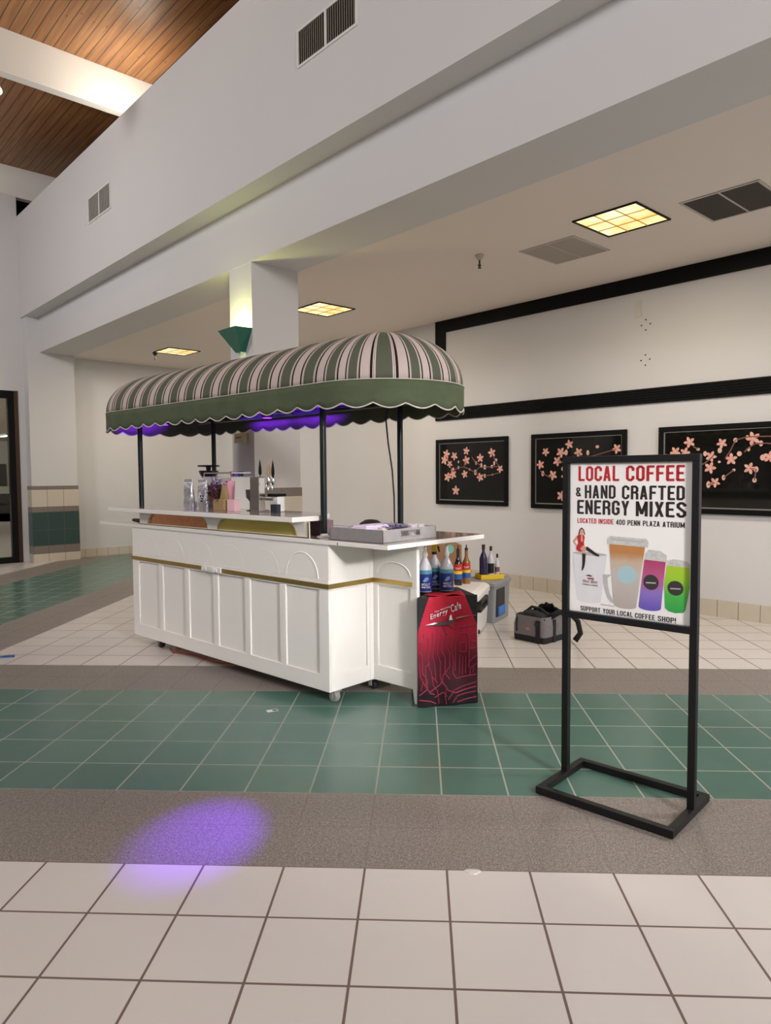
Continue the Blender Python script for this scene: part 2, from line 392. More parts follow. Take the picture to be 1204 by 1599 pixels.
t = thing('wall_poster', 'dark framed board on the shop wall behind the left glass door', 'picture', UV(-29.97, 5.50, 1.1), PI/4)
MB().box(-.5, .5, -.03, .0, 0, .9).build('board', mat('dark_board', (.08, .08, .07), .5), t, bevel=.01)
t = thing('armchair', 'dark low armchair seen far inside the shop through the glass door', 'chair', UV(-27.0, 5.15, 0), .6)
m_arm = mat('dark_upholstery', (.05, .045, .04), .7)
MB().box(-.35, .35, -.3, .35, .12, .42).build('seat', m_arm, t, bevel=.04)
MB().box(-.35, .35, .25, .4, .12, .85).build('backrest', m_arm, t, bevel=.05)
for sx in (-1, 1):
    MB().box(sx*.36-.06, sx*.36+.06, -.3, .35, .12, .6).build('armrest', m_arm, t, bevel=.03)
    for sy in (-.25, .3): MB().box(sx*.3-.02, sx*.3+.02, sy-.02, sy+.02, 0, .13).build('leg', m_black, t)

# ------------------------------------------------------------------ lights and vents
m_gold = mat('gold_louvre', (.75, .5, .16), .3, metal=.6)
def em_panel():
    n = NT('warm_lens')
    q = n.noise(9, 3); q2 = n.noise(2.3, 1)
    col = n.ramp(n.math('ADD', n.math('MULTIPLY', q, .4), n.math('MULTIPLY', q2, .6)), [(.38, (1, .60, .20)), (.52, (1, .80, .38)), (.65, (1, .94, .66))])
    n.t.links.new(col, n.b.inputs['Emission Color']); n.b.inputs['Emission Strength'].default_value = 1.25
    n.set((.3, .2, .1), .5); return n.m
m_lens = em_panel()
def ceiling_light(u, v, label):
    t = thing('ceiling_light', label, 'ceiling light', UV(u, v, ZC), -PI/4, 'square recessed lights in the low ceiling')
    a, b = .29, .275
    mb = MB()
    for x0, x1, y0, y1 in ((-a, a, -a, -b), (-a, a, b, a), (-a, -b, -b, b), (b, a, -b, b)): mb.box(x0, x1, y0, y1, -.012, 0)
    mb.build('frame', m_black, t)
    MB().box(-b, b, -b, b, -.003, -.001).build('diffuser', m_lens, t)
    mb = MB()
    for k in (-1, 1):
        mb.box(-b, b, k*b/3-.004, k*b/3+.004, -.010, -.003); mb.box(k*b/3-.004, k*b/3+.004, -b, b, -.010, -.003)
    mb.build('louver', m_gold, t)
    l = lamp('downlight', 'AREA', UV(u, v, ZC-.03), 36, (1, .87, .66), target=UV(u, v, 0), size=.5)
ceiling_light(-1.39, 3.66, 'square gold-lit recessed ceiling light between the two large vents, largest of three')
ceiling_light(-5.56, 3.70, 'square gold-lit recessed ceiling light just right of the column')
ceiling_light(-9.62, 3.66, 'small gold-lit recessed ceiling light left of the column, above the awning')
m_ventw = mat('vent_cream', (.50, .46, .42), .5)
m_ventg = mat('vent_grey', (.30, .27, .25), .5)
m_ventd = mat('vent_shadow', (.03, .028, .025), .7)
def ceiling_vent(u, v, label, frame, slat, back, su=.60, sv=.62):
    t = thing('ceiling_vent', label, 'vent', UV(u, v, ZC), -PI/4, 'return air grilles in the low ceiling')
    a, b, f = su/2, sv/2, .022
    mb = MB()
    for x0, x1, y0, y1 in ((-a, a, -b, -b+f), (-a, a, b-f, b), (-a, -a+f, -b+f, b-f), (a-f, a, -b+f, b-f), (-.008, .008, -b+f, b-f)): mb.box(x0, x1, y0, y1, -.008, 0)
    mb.build('frame', frame, t)
    MB().box(-a+f, a-f, -b+f, b-f, -.0018, -.0008).build('backing', back, t)
    mb = MB(); n = 26
    for k in range(n):
        y = -b+f + (k+.5)*(sv-2*f)/n
        mb.prism([(y-.007, -.002), (y-.005, -.002), (y+.006, -.008), (y+.004, -.008)], -a+f, a-f, 'x')
    mb.build('louver', slat, t)
ceiling_vent(-2.17, 4.0, 'pale grey ceiling vent left of the bright square light', m_ventw, mat('vent_tan_slat', (.42, .37, .33), .5), mat('vent_tan_back', (.34, .30, .27), .6))
ceiling_vent(-.60, 3.97, 'dark brown-black ceiling vent right of the bright square light', m_ventw, mat('vent_dark_slat', (.055, .045, .04), .5), m_ventd)
def wall_vent(u0, u1, z0, z1, label, slat, back=None):
    t = thing('wall_vent', label, 'vent', UV((u0+u1)/2, VW, z0), -PI/4, 'supply grilles high on the white beam wall')
    a, h, f = (u1-u0)/2, z1-z0, .02
    mb = MB()
    for x0, x1, q0, q1 in ((-a, a, 0, f), (-a, a, h-f, h), (-a, -a+f, f, h-f), (a-f, a, f, h-f), (-.012, .012, f, h-f)): mb.box(x0, x1, -.012, 0, q0, q1)
    mb.build('frame', m_plate, t)
    MB().box(-a+f, a-f, -.003, -.001, f, h-f).build('backing', back or m_ventd, t)
    mb = MB(); n = 26
    for k in range(n):
        x = -a+f + (k+.5)*(2*a-2*f)/n
        mb.prism([(x-.009, -.003), (x-.006, -.003), (x+.004, -.012), (x+.001, -.012)], f, h-f, 'z')
    mb.build('louver', slat, t)
wall_vent(-3.25, -2.47, 4.86, 5.17, 'wide wall vent near the top centre, showing dark gaps between cream slats', mat('slat_cream', (.55, .47, .36), .5))
wall_vent(-8.11, -7.33, 4.86, 5.20, 'pale wall vent farther left on the high white wall', m_plate, mat('vent_pale_back', (.30, .27, .24), .6))
o = MB().lathe([(.0, 0), (.065, 0), (.06, .01), (0, .012)], seg=20, M=Matrix.Translation((0,0,0)) @ Matrix.Scale(1.7, 4, (0, 1, 0))).build('speaker_plate', m_wall)
o.matrix_world = Matrix.Translation(UV(-8.24, VW, 4.99)) @ HALL @ Matrix.Rotation(PI/2, 4, 'X')
tag(o, 'small oval painted-over plate left of the pale wall vent', 'wall plate')
# sprinklers
m_chrome = mat('chrome', (.75, .75, .75), .12, metal=1)
def sprinkler(u, v, label, dark):
    t = thing('ceiling_sprinkler', label, 'sprinkler', UV(u, v, ZC), 0, 'sprinkler heads in the low ceiling')
    MB().lathe([(.042, 0), (.045, -.008), (.022, -.045), (.014, -.05)], seg=18).build('cone', m_ventw if not dark else m_bronze, t, smooth=True)
    MB().lathe([(.009, -.045), (.009, -.09), (.016, -.093), (.016, -.105), (.006, -.11), (.018, -.125), (.018, -.128), (.0, -.13)], seg=14).build('head', m_bronze, t)
sprinkler(-2.79, 3.49, 'sprinkler head on the low ceiling left of the pale vent', 0)
sprinkler(-9.98, 3.43, 'sprinkler head beside the small far-left ceiling light', 1)
# right wall odds and ends
t = thing('blank_wall_plate', 'small blank white plate high on the right wall', 'wall plate', UV(-2.15, VR, 3.15), -PI/4)
MB().box(-.035, .035, -.008, 0, 0, .17).build('plate', mat('cream_plate', (.62, .59, .55), .5), t, bevel=.003)
for z, nm in ((3.055, 'upper'), (2.68, 'lower')):
    for du, dz, ps_ in ((0, .055, 'topmost'), (0, -.055, 'bottom'), (.05, .005, 'rightmost'), (-.05, 0, 'leftmost')):
        o = MB().lathe([(.008, 0), (.007, .006), (0, .008)], seg=10).build('screw_anchor', m_bronze)
        o.matrix_world = Matrix.Translation(UV(-2.065+du, VR, z+dz)) @ HALL @ Matrix.Rotation(PI/2, 4, 'X')
        tag(o, f'{ps_} tiny dark screw anchor of the {nm} four-dot cluster on the right wall', 'screw', f'{nm} cluster of screw anchors')

# ------------------------------------------------------------------ uplights on the beam ledge and the hall flood
m_lampbody = mat('lamp_housing', (.5, .5, .5), .4)
m_hot = mat('lamp_lens', (1, 1, 1), .3, emit=(1, .93, .80), estr=14)
def uplight(u, v, z, label, e, tgt):
    t = thing('uplight', label, 'light', UV(u, v, z), -PI/4)
    MB().box(-.10, .10, -.07, .07, 0, .13).build('housing', m_lampbody, t, bevel=.01)
    MB().box(-.08, .08, -.055, .055, .131, .136).build('lens', m_hot, t)
    lamp('uplight_beam', 'AREA', UV(u, v, z+.15), e, (1, .93, .80), target=tgt, size=.15).data.spread = 3.0
uplight(-6.95, 1.98, 5.70, 'floodlight on the high ledge lighting the white beam and planks', 21, UV(-7.3, 1.6, 6.7))
uplight(-3.98, 1.90, 5.76, 'bright floodlight at the top edge of the photo on the high ledge', 16, UV(-3.6, 1.0, 6.7))
t = thing('high_bay_light', 'glaring white lamp cut off by the left photo edge under the planks', 'light', UV(-6.86, .20, 5.62), -PI/4)
MB().lathe([(.05, .30), (.07, .22), (.13, .10), (.16, 0)], seg=24, caps=False).build('shade', m_plate, t, smooth=True)
MB().lathe([(.15, .02), (.15, .01), (0, .005)], seg=24, caps=False).build('lens', m_hot, t)
MB().tube([(0,0,.29), (0,0,1.08)], .01).build('stem', m_plate, t)

# ------------------------------------------------------------------ sconce on the column
m_green = mat('green_enamel', (.012, .13, .085), .35, noise=(4, .1))
t = thing('wall_sconce', 'green upside-down pyramid wall sconce glowing yellow on the white column', 'wall lamp', UV(-4.60, 1.93, 2.66), -PI/4)
# inverted pyramid, open top and a slot at the bottom
top = [(-.17, 0), (-.17, -.185), (.175, -.185), (.19, 0)]; bot = [(-.045, 0), (-.045, -.055), (.06, -.055), (.06, 0)]
mb = MB(); th_ = .008
def ringp(p, z, k=1.0): return [Vector((x*k, y*k, z)) for x, y in p]
A, B_, A2, B2 = ringp(top, .275), ringp(bot, .052), ringp(top, .275, .94), ringp(bot, .052, .85)
vs = A + B_ + A2 + B2
fs = []
for i in range(3):
    fs += [(i, i+1, 4+i+1, 4+i), (8+i+1, 8+i, 12+i, 12+i+1), (i+1, i, 8+i, 8+i+1), (4+i, 4+i+1, 12+i+1, 12+i)]
mb.add(vs, fs); mb.build('shade', m_green, t)
m_bulb = mat('sconce_bulb', (1, 1, .9), .3, emit=(1, .97, .62), estr=12)
MB().lathe([(.0, .0), (.02, .01), (.03, .05), (.02, .08), (0, .09)], cx=.0, cy=-.08, z0=.13, seg=14, caps=False).build('bulb', m_bulb, t, smooth=True)
lamp('sconce_glow', 'POINT', UV(-4.60, 1.80, 2.90), 15, (1, .93, .34), size=.03)
lamp('sconce_slot', 'SPOT', UV(-4.59, 1.885, 2.70), 3.0, (1, .97, .7), target=UV(-4.59, 1.93, 1.9), size=.01, spot_size=.5, spot_blend=.4)
# box on the column below the awning
t = thing('chime_box', 'small beige box mounted on the column below the awning edge', 'wall box', UV(-4.62, 1.93, 1.80), -PI/4)
MB().box(-.10, .10, -.05, 0, 0, .10).build('housing', mat('beige_plastic', (.50, .41, .25), .5), t, bevel=.006)
MB().box(-.06, .04, -.053, -.05, .05, .06).build('slot', m_ventd, t)

# ------------------------------------------------------------------ framed blossom pictures
m_pglass = mat('black_glazed_panel', (.006, .006, .005), .05, spec=.45, noise=(3, .5))
m_silver = mat('silver_fillet', (.45, .43, .40), .35, metal=.8)
m_petal = mat('petal_pink', (.72, .33, .27), .6, noise=(40, .25))
m_petal2 = mat('petal_pale', (.70, .42, .34), .6, noise=(40, .2))
m_twig = mat('twig_brown', (.20, .075, .06), .6)
P1 = [(-4.975,1.741),(-4.827,1.71),(-5.013,1.66),(-4.914,1.602),(-4.609,1.774),(-4.61,1.647),(-4.367,1.674),(-4.169,1.738),(-4.033,1.527),(-4.955,1.423),(-4.854,1.459),(-4.639,1.462),(-4.367,1.419),(-4.802,1.238)]
B1 = [(-4.752,1.631),(-4.849,1.528),(-4.752,1.551),(-4.551,1.525),(-4.449,1.485),(-4.438,1.61),(-4.347,1.577),(-4.287,1.437),(-4.159,1.452),(-4.287,1.553),(-4.169,1.559),(-4.101,1.642),(-4.871,1.52),(-4.13,1.60)]
T1 = [[(-4.87,1.50),(-4.752,1.551),(-4.656,1.558),(-4.551,1.525),(-4.449,1.485),(-4.387,1.547),(-4.287,1.553),(-4.052,1.558)],[(-4.287,1.437),(-4.159,1.452),(-4.052,1.475)],[(-4.449,1.485),(-4.367,1.419)],[(-4.51,1.689),(-4.438,1.61),(-4.347,1.577)],[(-4.61,1.647),(-4.656,1.558)],[(-4.169,1.738),(-4.12,1.65),(-4.05,1.56)],[(-4.87,1.50),(-4.914,1.602)]]
P2 = [(-3.331,1.726),(-3.114,1.713),(-3.407,1.571),(-3.163,1.609),(-3.228,1.441),(-3.102,1.195),(-2.999,1.805),(-2.873,1.706),(-2.384,1.734),(-2.75,1.56),(-2.55,1.42),(-2.42,1.55),(-2.85,1.30)]
B2_ = [(-3.372,1.463),(-3.088,1.517),(-3.088,1.426),(-3.041,1.711),(-2.627,1.765),(-2.75,1.70),(-2.5,1.62)]
T2 = [[(-3.407,1.50),(-3.372,1.463),(-3.295,1.427),(-3.228,1.441)],[(-3.163,1.609),(-3.0,1.58),(-2.85,1.62),(-2.6,1.68),(-2.384,1.734)],[(-2.873,1.706),(-2.8,1.6),(-2.75,1.56)],[(-2.8,1.55),(-2.6,1.45),(-2.4,1.5)]]
P3 = [(-1.563,1.775),(-1.235,1.752),(-.941,1.788),(-1.143,1.593),(-1.348,1.509),(-1.34,1.624),(-1.297,1.361),(-.968,1.5),(-1.711,1.679),(-1.607,1.67),(-.788,1.606)]
B3 = [(-1.472,1.70),(-1.4,1.653),(-1.47,1.522),(-1.255,1.682),(-1.258,1.568),(-1.213,1.41),(-1.115,1.485),(-1.066,1.644),(-.981,1.684),(-.868,1.738),(-.994,1.806),(-1.105,1.779),(-.908,1.489),(-.921,1.384),(-1.362,1.339),(-.851,1.602)]
T3 = [[(-1.523,1.729),(-1.472,1.70)],[(-1.47,1.522),(-1.398,1.56),(-1.355,1.592),(-1.31,1.64)],[(-1.2,1.60),(-1.15,1.68),(-1.105,1.779),(-.994,1.806),(-.783,1.802),(-.68,1.78)],[(-1.02,1.66),(-.981,1.70),(-.922,1.735),(-.82,1.738),(-.70,1.72)],[(-1.213,1.41),(-1.115,1.485)],[(-.968,1.5),(-.908,1.489),(-.921,1.384)],[(-1.297,1.361),(-1.362,1.339)]]
def picture(u0, u1, z0, z1, P, B, Tw, label):
    cx = (u0+u1)/2
    t = thing('framed_picture', label, 'picture', UV(cx, VR, z0), -PI/4, 'black framed blossom panels on the right wall')
    a, h, f = (u1-u0)/2, z1-z0, .055
    mb = MB()
    for x0, x1, q0, q1 in ((-a, a, 0, f), (-a, a, h-f, h), (-a, -a+f, f, h-f), (a-f, a, f, h-f)): mb.box(x0, x1, -.04, 0, q0, q1)
    mb.build('frame', m_black, t, bevel=.006)
    g = .012; mb = MB(); A_, H0, H1 = a-f, f, h-f
    for x0, x1, q0, q1 in ((-A_, A_, H0, H0+g), (-A_, A_, H1-g*.6, H1), (-A_, -A_+g, H0, H1), (A_-g*.6, A_, H0, H1)): mb.box(x0, x1, -.026, -.012, q0, q1)
    mb.build('fillet', m_silver, t)
    MB().box(-A_, A_, -.016, 0, H0, H1).build('panel', m_pglass, t)
    rnd = random.Random(int(u0*100))
    for (x, z) in P:
        mb = MB(); r = .062*rnd.uniform(.85, 1.15); ph = rnd.uniform(0, 6)
        for k in range(5):
            an = ph + k*2*PI/5
            pts = []
            for q, wd in ((.08, .10), (.35, .22), (.62, .27), (.85, .16), (1.0, 0)):
                pts.append((q, wd))
            poly = [(q*r, wd*r) for q, wd in pts] + [(q*r, -wd*r) for q, wd in pts[::-1][1:]]
            poly = [(x-cx + px_*math.cos(an) - py_*math.sin(an), z-z0 + px_*math.sin(an) + py_*math.cos(an)) for px_, py_ in poly]
            mb.prism(poly, -.0185-.0004*k, -.017, 'y', mi=k % 2)
        mb.prism([(x-cx + .2*r*math.cos(q), z-z0 + .2*r*math.sin(q)) for q in [j*PI/4 for j in range(8)]], -.0210, -.0195, 'y', mi=1)
        mb.build('blossom', [m_petal, m_petal2], t)
    for (x, z) in B:
        mb = MB()
        r = .018*rnd.uniform(.8, 1.4); e = rnd.uniform(.8, 1.7)
        mb.prism([(x-cx + r*math.cos(q), z-z0 + e*r*math.sin(q)) for q in [j*PI/4 for j in range(8)]], -.0188, -.017, 'y')
        mb.build('bud', m_petal2, t)
    for Tq in Tw: MB().tube([(x-cx, -.0165, z-z0) for x, z in Tq], .007, 6).build('branch', m_twig, t)
picture(-5.165, -3.905, 1.045, 1.945, P1, B1, T1, 'black framed blossom panel nearest the awning, fully visible')
picture(-3.535, -2.262, 1.035, 1.945, P2, B2_, T2, 'middle black framed blossom panel, its right part behind the sign')
picture(-1.89, -.62, 1.04, 1.945, P3, B3, T3, 'black framed blossom panel right of the sign, cut by the photo edge')

# ------------------------------------------------------------------ the coffee kiosk (s along its front, t away from the viewer)
KO = Vector((-.671, 1.830, 0)); KT = -.69898
def KP(s, t, z=0): return KO + Vector((s*math.cos(KT) - t*math.sin(KT), s*math.sin(KT) + t*math.cos(KT), z))
kiosk = thing('coffee_kiosk', 'long white panelled coffee cart with green striped awning on four posts', 'kiosk', KO, KT)
L = -2.524
m_brass = mat('brass', (.50, .36, .12), .28, metal=.85, noise=(12, .1))
m_mirror = mat('gold_mirror', (.72, .60, .16), .22, metal=.55, noise=(1, 0))
m_mirror2 = mat('mirror_red_reflection', (.80, .36, .17), .12, metal=1, noise=(30, .3))  # reddish tint paints in what the left arch reflects
m_post = mat('dark_green_black_post', (.008, .016, .016), .3, metal=.3)
m_laminate = mat('glossy_laminate', (.33, .27, .24), .08, spec=.6, noise=(3, .05))
m_rubber = mat('black_rubber', (.015, .015, .015), .6)
m_grey = mat('grey_block', (.28, .27, .25), .6)
def face_frame(mb, a0, a1, z0, z1, panels, y0, y1, axis='y'):
    """flat frame with rectangular openings (panels: list of (a, b, za, zb)), extruded y0..y1"""
    def bx(p, q, r, s_):
        if q-p < 1e-4 or s_-r < 1e-4: return
        if axis == 'y': mb.box(p, q, y0, y1, r, s_)
        else: mb.box(y0, y1, p, q, r, s_)
    za, zb = panels[0][2], panels[0][3]
    bx(a0, a1, z0, za); bx(a0, a1, zb, z1)
    x = a0
    for (p, q, _, _) in panels: bx(x, p, za, zb); x = q
    bx(x, a1, za, zb)
ZB, ZT = .085, 1.03
MB().box(L+.012, -.012, .014, .95, ZB, ZT).build('cabinet_body', m_white, kiosk)
pan = [(-2.42 + .3985*i, -2.42 + .3985*i + .335, .19, .735) for i in range(6)]
mb = MB(); face_frame(mb, L, 0, ZB, .80, pan, 0, .014)
mb.box(L, 0, 0, .014, .80, .806); mb.box(L, 0, .003, .014, .806, ZT)
mb.box(-.012, 0, .37, .95, ZB, ZT)
face_frame(mb, .014, .37, ZB, ZT, [(.045, .345, .19, .735)], -.012, 0, 'x')
mb.build('face_frame', m_white, kiosk, bevel=.004)
for i, (p, q, _, _) in enumerate(pan):
    cx = (p+q)/2; R_ = .16
    rt_ = .005 if i == 5 else .0016
    path = [(cx-R_, .003, .805)] + [(cx - R_*math.cos(a), .003, .805 + R_*math.sin(a)) for a in [k*PI/16 for k in range(17)]] + [(cx+R_, .003, .805)]
    MB().tube(path, rt_, 8).build('arch_moulding', m_white, kiosk, smooth=True)
path = [(.406+.0, 0, 0)]
cx, R_ = .185, .145
MB().tube([(cx - R_*math.cos(a), .404, .815 + .55*R_*math.sin(a)) for a in [k*PI/16 for k in range(17)]], .005, 8).build('arch_moulding', m_white, kiosk, smooth=True)
# brass band: three runs
for nm in (1,):
    MB().box(L-.006, -1.41, -.006, 0, .748, .778).build('brass_band', m_brass, kiosk)
    MB().box(-1.162, .006, -.006, 0, .748, .778).build('brass_band', m_brass, kiosk)
    MB().box(0, .006, 0, .400, .748, .778).build('brass_band', m_brass, kiosk)
    MB().box(.006, .350, .400, .406, .748, .778).build('brass_band', m_brass, kiosk)
mb = MB().box(-1.405, -1.165, -.018, 0, .742, .786)
mb.box(-1.40, -1.34, -.03, -.018, .748, .78).box(-1.26, -1.20, -.028, -.018, .75, .778); mb.build('outlet_strip', m_plate, kiosk, bevel=.004)
MB().lathe([(.018, 0), (.016, .006), (0, .008)], seg=14, M=Matrix.Translation((-1.235, -.028, .764)) @ Matrix.Rotation(PI/2, 4, 'X')).build('socket', m_plate, kiosk)
mb = MB().box(L+.01, 0, -.003, .003, 1.026, 1.031).build('seam', m_white, kiosk)
mb = MB(); face_frame(mb, 0, .384, ZB, ZT, [(.04, .33, .19, .735)], .406, .424); mb.box(0, .384, .420, .436, ZB, ZT)
leaf = mb.build('side_leaf', m_white, kiosk, bevel=.003)
# tapering end leg and block feet
for sx in (.358,):
    a = [Vector((sx-.01, .404, ZB+.001)), Vector((sx+.026, .404, ZB+.001)), Vector((sx+.026, .438, ZB+.001)), Vector((sx-.01, .438, ZB+.001))]
    b = [Vector((sx+.012, .395, 0)), Vector((sx+.032, .395, 0)), Vector((sx+.032, .430, 0)), Vector((sx+.012, .430, 0))]
    fix_normals(MB().loft([b, a]).build('leg', m_white, kiosk))
for (x, y, m_, sz) in ((-.045, .085, m_grey, .030), (-.05, .45, m_rubber, .028), (-.05, .88, m_rubber, .028), (L+.30, .09, m_rubber, .030), (L+.08, .88, m_rubber, .03), (L+.95, .5, m_rubber, .03)):
    c = MB()
    M_ = Matrix.Translation((x, y, .036)) @ Matrix.Rotation(PI/2, 4, 'X')
    c.lathe([(.0, -sz*.7), (.030, -sz*.7), (.036, -sz*.4), (.036, sz*.4), (.030, sz*.7), (0, sz*.7)], seg=20, M=M_, caps=False)
    w_ = c.build('caster', m_, kiosk, smooth=True)
    MB().box(x-.03, x+.03, y-.034, y+.034, .070, ZB+.002).box(x-.012, x+.012, y-.034, y-.026, .03, .075).box(x-.012, x+.012, y+.026, y+.034, .03, .075).build('fork', m_grey, w_)
# lower counter with reflective laminate top and thick white edge
S0, S1, T1_ = -3.12, .515, .96
MB().box(S0, S1, -.006, T1_, ZT, 1.0575).build('countertop', m_white, kiosk, bevel=.002)
MB().box(S0+.004, S1-.004, -.002, T1_-.004, 1.0570, 1.060).build('laminate_top', m_laminate, kiosk)
MB().box(.09, .098, -.0075, -.0055, ZT+.004, 1.05).build('hook', m_chrome, kiosk)
# riser with mirrored arches
mb = MB()
R0, R1, z0r, z1r = -2.38, -.192, 1.060, 1.165
# arches: segment cut by the bar; white spandrels in front of the mirror
def arch_pts(c, hw, zc, rz):
    return [(c - hw*math.cos(a), zc + rz*math.sin(a)) for a in [PI*k/18 for k in range(19)]]
archs = [(-1.79, .445), (-.755, .455)]
MB().box(R0+.006, R1-.002, .012, .022, z0r, z1r).build('riser_box', m_white, kiosk)
zc = 1.070; rz = .15
mb = MB()
xs = R0
def col_strip(x0, x1, zlo, zhi): mb.box(x0, x1, 0, .010, zlo, zhi)
N = 140
for k in range(N):
    xa = R0 + (R1-R0)*k/N; xb = R0 + (R1-R0)*(k+1)/N; xm = (xa+xb)/2; zlo = zc
    for c, hw in archs:
        if abs(xm-c) < hw: zlo = zc + rz*math.sqrt(max(0, 1-((xm-c)/hw)**2))
    if zlo < z1r: mb.box(xa, xb, 0, .010, zlo, z1r)
mb.box(R0, R1, 0, .010, z0r, zc)
mb.build('riser_front', m_white, kiosk)
for c, hw in archs:
    mb = MB().box(c-hw, c+hw, .0101, .0115, zc, z1r); mb.build('mirror', m_mirror2 if c < -1.2 else m_mirror, kiosk)
    pts = [p for p in arch_pts(c, hw, zc, rz) if p[1] <= z1r]
    lft = [p for p in pts if p[0] < c]; rgt = [p for p in pts if p[0] > c]
    MB().tube([(x, -.001, z) for x, z in lft], .0035, 6).tube([(x, -.001, z) for x, z in rgt], .0035, 6).build('arch_trim', m_brass, kiosk)
MB().box(R0, R1, -.006, 0, 1.060, 1.066).box(R1, R1+.004, -.004, .01, 1.06, z1r).build('riser_trim', m_brass, kiosk)
# upper bar ledge, chamfered at its right end
poly = [(-2.75, -.10), (-.225, -.10), (-.225, .17), (-.42, .405), (-2.75, .405)]
MB().prism(poly, z1r, 1.1985).build('bar_ledge', m_white, kiosk, bevel=.003)
ins = [(-2.746, -.096), (-.229, -.096), (-.229, .168), (-.422, .401), (-2.746, .401)]
MB().prism(ins, 1.1983, 1.2003).build('ledge_laminate', m_laminate, kiosk)
# things clipped under the ledge
for (s_, t_) in ((-.19, .14), (-.19, .90), (-2.60, .14), (-2.60, .90)):
    p_ = MB().tube([(s_, t_, 1.060), (s_, t_, 2.03)], .0215, 16).build('post', m_post, kiosk, smooth=True)
    MB().lathe([(0, 0), (.05, 0), (.048, .006), (.03, .008), (.024, .02), (.0215, .022)], cx=s_, cy=t_, z0=1.060, seg=20, caps=False).build('flange', m_post if t_ > .5 else m_white, p_, smooth=True)
# ---- awning
def awning_mat():
    n = NT('striped_canvas')
    uvn = n.t.nodes.new('ShaderNodeUVMap'); sp = n.t.nodes.new('ShaderNodeSeparateXYZ'); n.t.links.new(uvn.outputs[0], sp.inputs[0])
    u = sp.outputs[0]
    q = n.math('ABSOLUTE', n.math('SUBTRACT', u, n.math('ROUND', u)))     # 0 at the middle of a pale group
    green, pale, blk, pink = (.098, .108, .074), (.60, .53, .48), (.018, .008, .008), (.54, .45, .42)
    fine = n.math('GREATER_THAN', n.math('SINE', n.math('MULTIPLY', u, 2*PI*26)), .2)
    base = n.ramp(q, [(0, pink), (.150, blk), (.215, pale), (.243, (.08, .06, .05)), (.257, pale), (.29, green)], True)
    ink = n.mix(n.math('MULTIPLY', fine, .5), (.62, .54, .50), (.24, .12, .12))
    col = n.mix(n.math('LESS_THAN', q, .150), base, ink)
    n.set(col, .85, .2); n.bump(n.noise(40, 3), .15, .004); return n.m
m_stripe = awning_mat()
def canvas_mat():
    n = NT('green_canvas')
    q = n.noise(7, 5); q2 = n.noise(60, 3)
    n.set(n.mix(q, (.060, .078, .040), (.105, .13, .075)), .8, .25); n.bump(q2, .2, .003); return n.m
m_canvas = canvas_mat()
m_piping = mat('white_piping', (.68, .62, .56), .6)
AR, AC, SL, SR = .53, .50, -2.75, .02
Z0, ZA = 2.036, 2.395
straight = SR - SL; arc = PI*AR; per = 2*straight + 2*arc
def outline(d, R=AR):
    """point on the stadium outline and its spine point; d=0 at the front left end of the straight front"""
    d %= per
    if d < straight: return Vector((SL+d, AC-R, 0)), Vector((SL+d, AC, 0))
    d -= straight
    if d < arc:
        a = -PI/2 + d/AR; return Vector((SR+R*math.cos(a), AC+R*math.sin(a), 0)), Vector((SR, AC, 0))
    d -= arc
    if d < straight: return Vector((SR-d, AC+R, 0)), Vector((SR-d, AC, 0))
    d -= straight
    a = PI/2 + d/AR; return Vector((SL+R*math.cos(a), AC+R*math.sin(a), 0)), Vector((SL, AC, 0))
KN = [(-9.0, -38.14), (-.265, 0), (-.036, 1), (.139, 2), (.278, 3), (.527, 4), (.666, 5), (.832, 6), (.998, 7), (1.137, 8), (1.386, 9), (1.525, 10), (1.70, 11), (10.7, 50.3)]
def phase(a):
    for (x0, y0), (x1, y1) in zip(KN, KN[1:]):
        if a <= x1: return y0 + (y1-y0)*(a-x0)/(x1-x0)
    return 0
nd, nh = 420, 18
vs, fs, uvs = [], [], []
for i in range(nd+1):
    d = per*i/nd
    P_, S_ = outline(d)
    dd_ = d-straight
    ph = phase(dd_) if d < straight + arc + straight else phase(1.70) + phase(.1) * 0 + (dd_-1.70)/.229 + 11 - phase(1.70)
    for j in range(nh+1):
        a = (PI/2)*j/nh
        q = P_*math.cos(a) + S_*(1-math.cos(a))
        vs.append((q.x, q.y, Z0 + (ZA-Z0)*math.sin(a)**.92)); uvs.append((ph, a))
for i in range(nd):
    for j in range(nh): fs.append((i*(nh+1)+j, (i+1)*(nh+1)+j, (i+1)*(nh+1)+j+1, i*(nh+1)+j+1))
me = bpy.data.meshes.new('canopy'); me.from_pydata(vs, [], fs); me.materials.append(m_stripe)
ul = me.uv_layers.new(name='UVMap')
for p in me.polygons:
    p.use_smooth = True
    for li in p.loop_indices: ul.data[li].uv = uvs[me.loops[li].vertex_index]
canopy = bpy.data.objects.new('canopy', me); C.objects.link(canopy); canopy.parent = kiosk
so = canopy.modifiers.new('solid', 'SOLIDIFY'); so.thickness = .004; so.offset = 1
# scalloped valance
nsc = round(per/.1955); 
def zlow(d):
    x = (d/per*nsc + .25) % 1.0
    return 1.868 + .030*(1-abs(math.sin(PI*x)))**1.0*1.0 + .004*math.sin(d*3)
mb = MB(); n_ = 640; rows = 4
for i in range(n_):
    d = per*i/n_; zl = zlow(d)
    for j in range(rows+1):
        f_ = j/rows; wob = .004*math.sin(d*9+1)*(1-f_) + .003*math.sin(d*23)*(1-f_)
        P_, S_ = outline(d, AR+.006+wob); mb.v.append((P_.x, P_.y, zl + (Z0+.002-zl)*f_))
for i in range(n_):
    for j in range(rows):
        a, b = i*(rows+1)+j, ((i+1) % n_)*(rows+1)+j
        mb.f.append((a, b, b+1, a+1)); mb.m.append(0)
va = mb.build('valance', m_canvas, kiosk, smooth=True)
so = va.modifiers.new('solid', 'SOLIDIFY'); so.thickness = .003; so.offset = 0
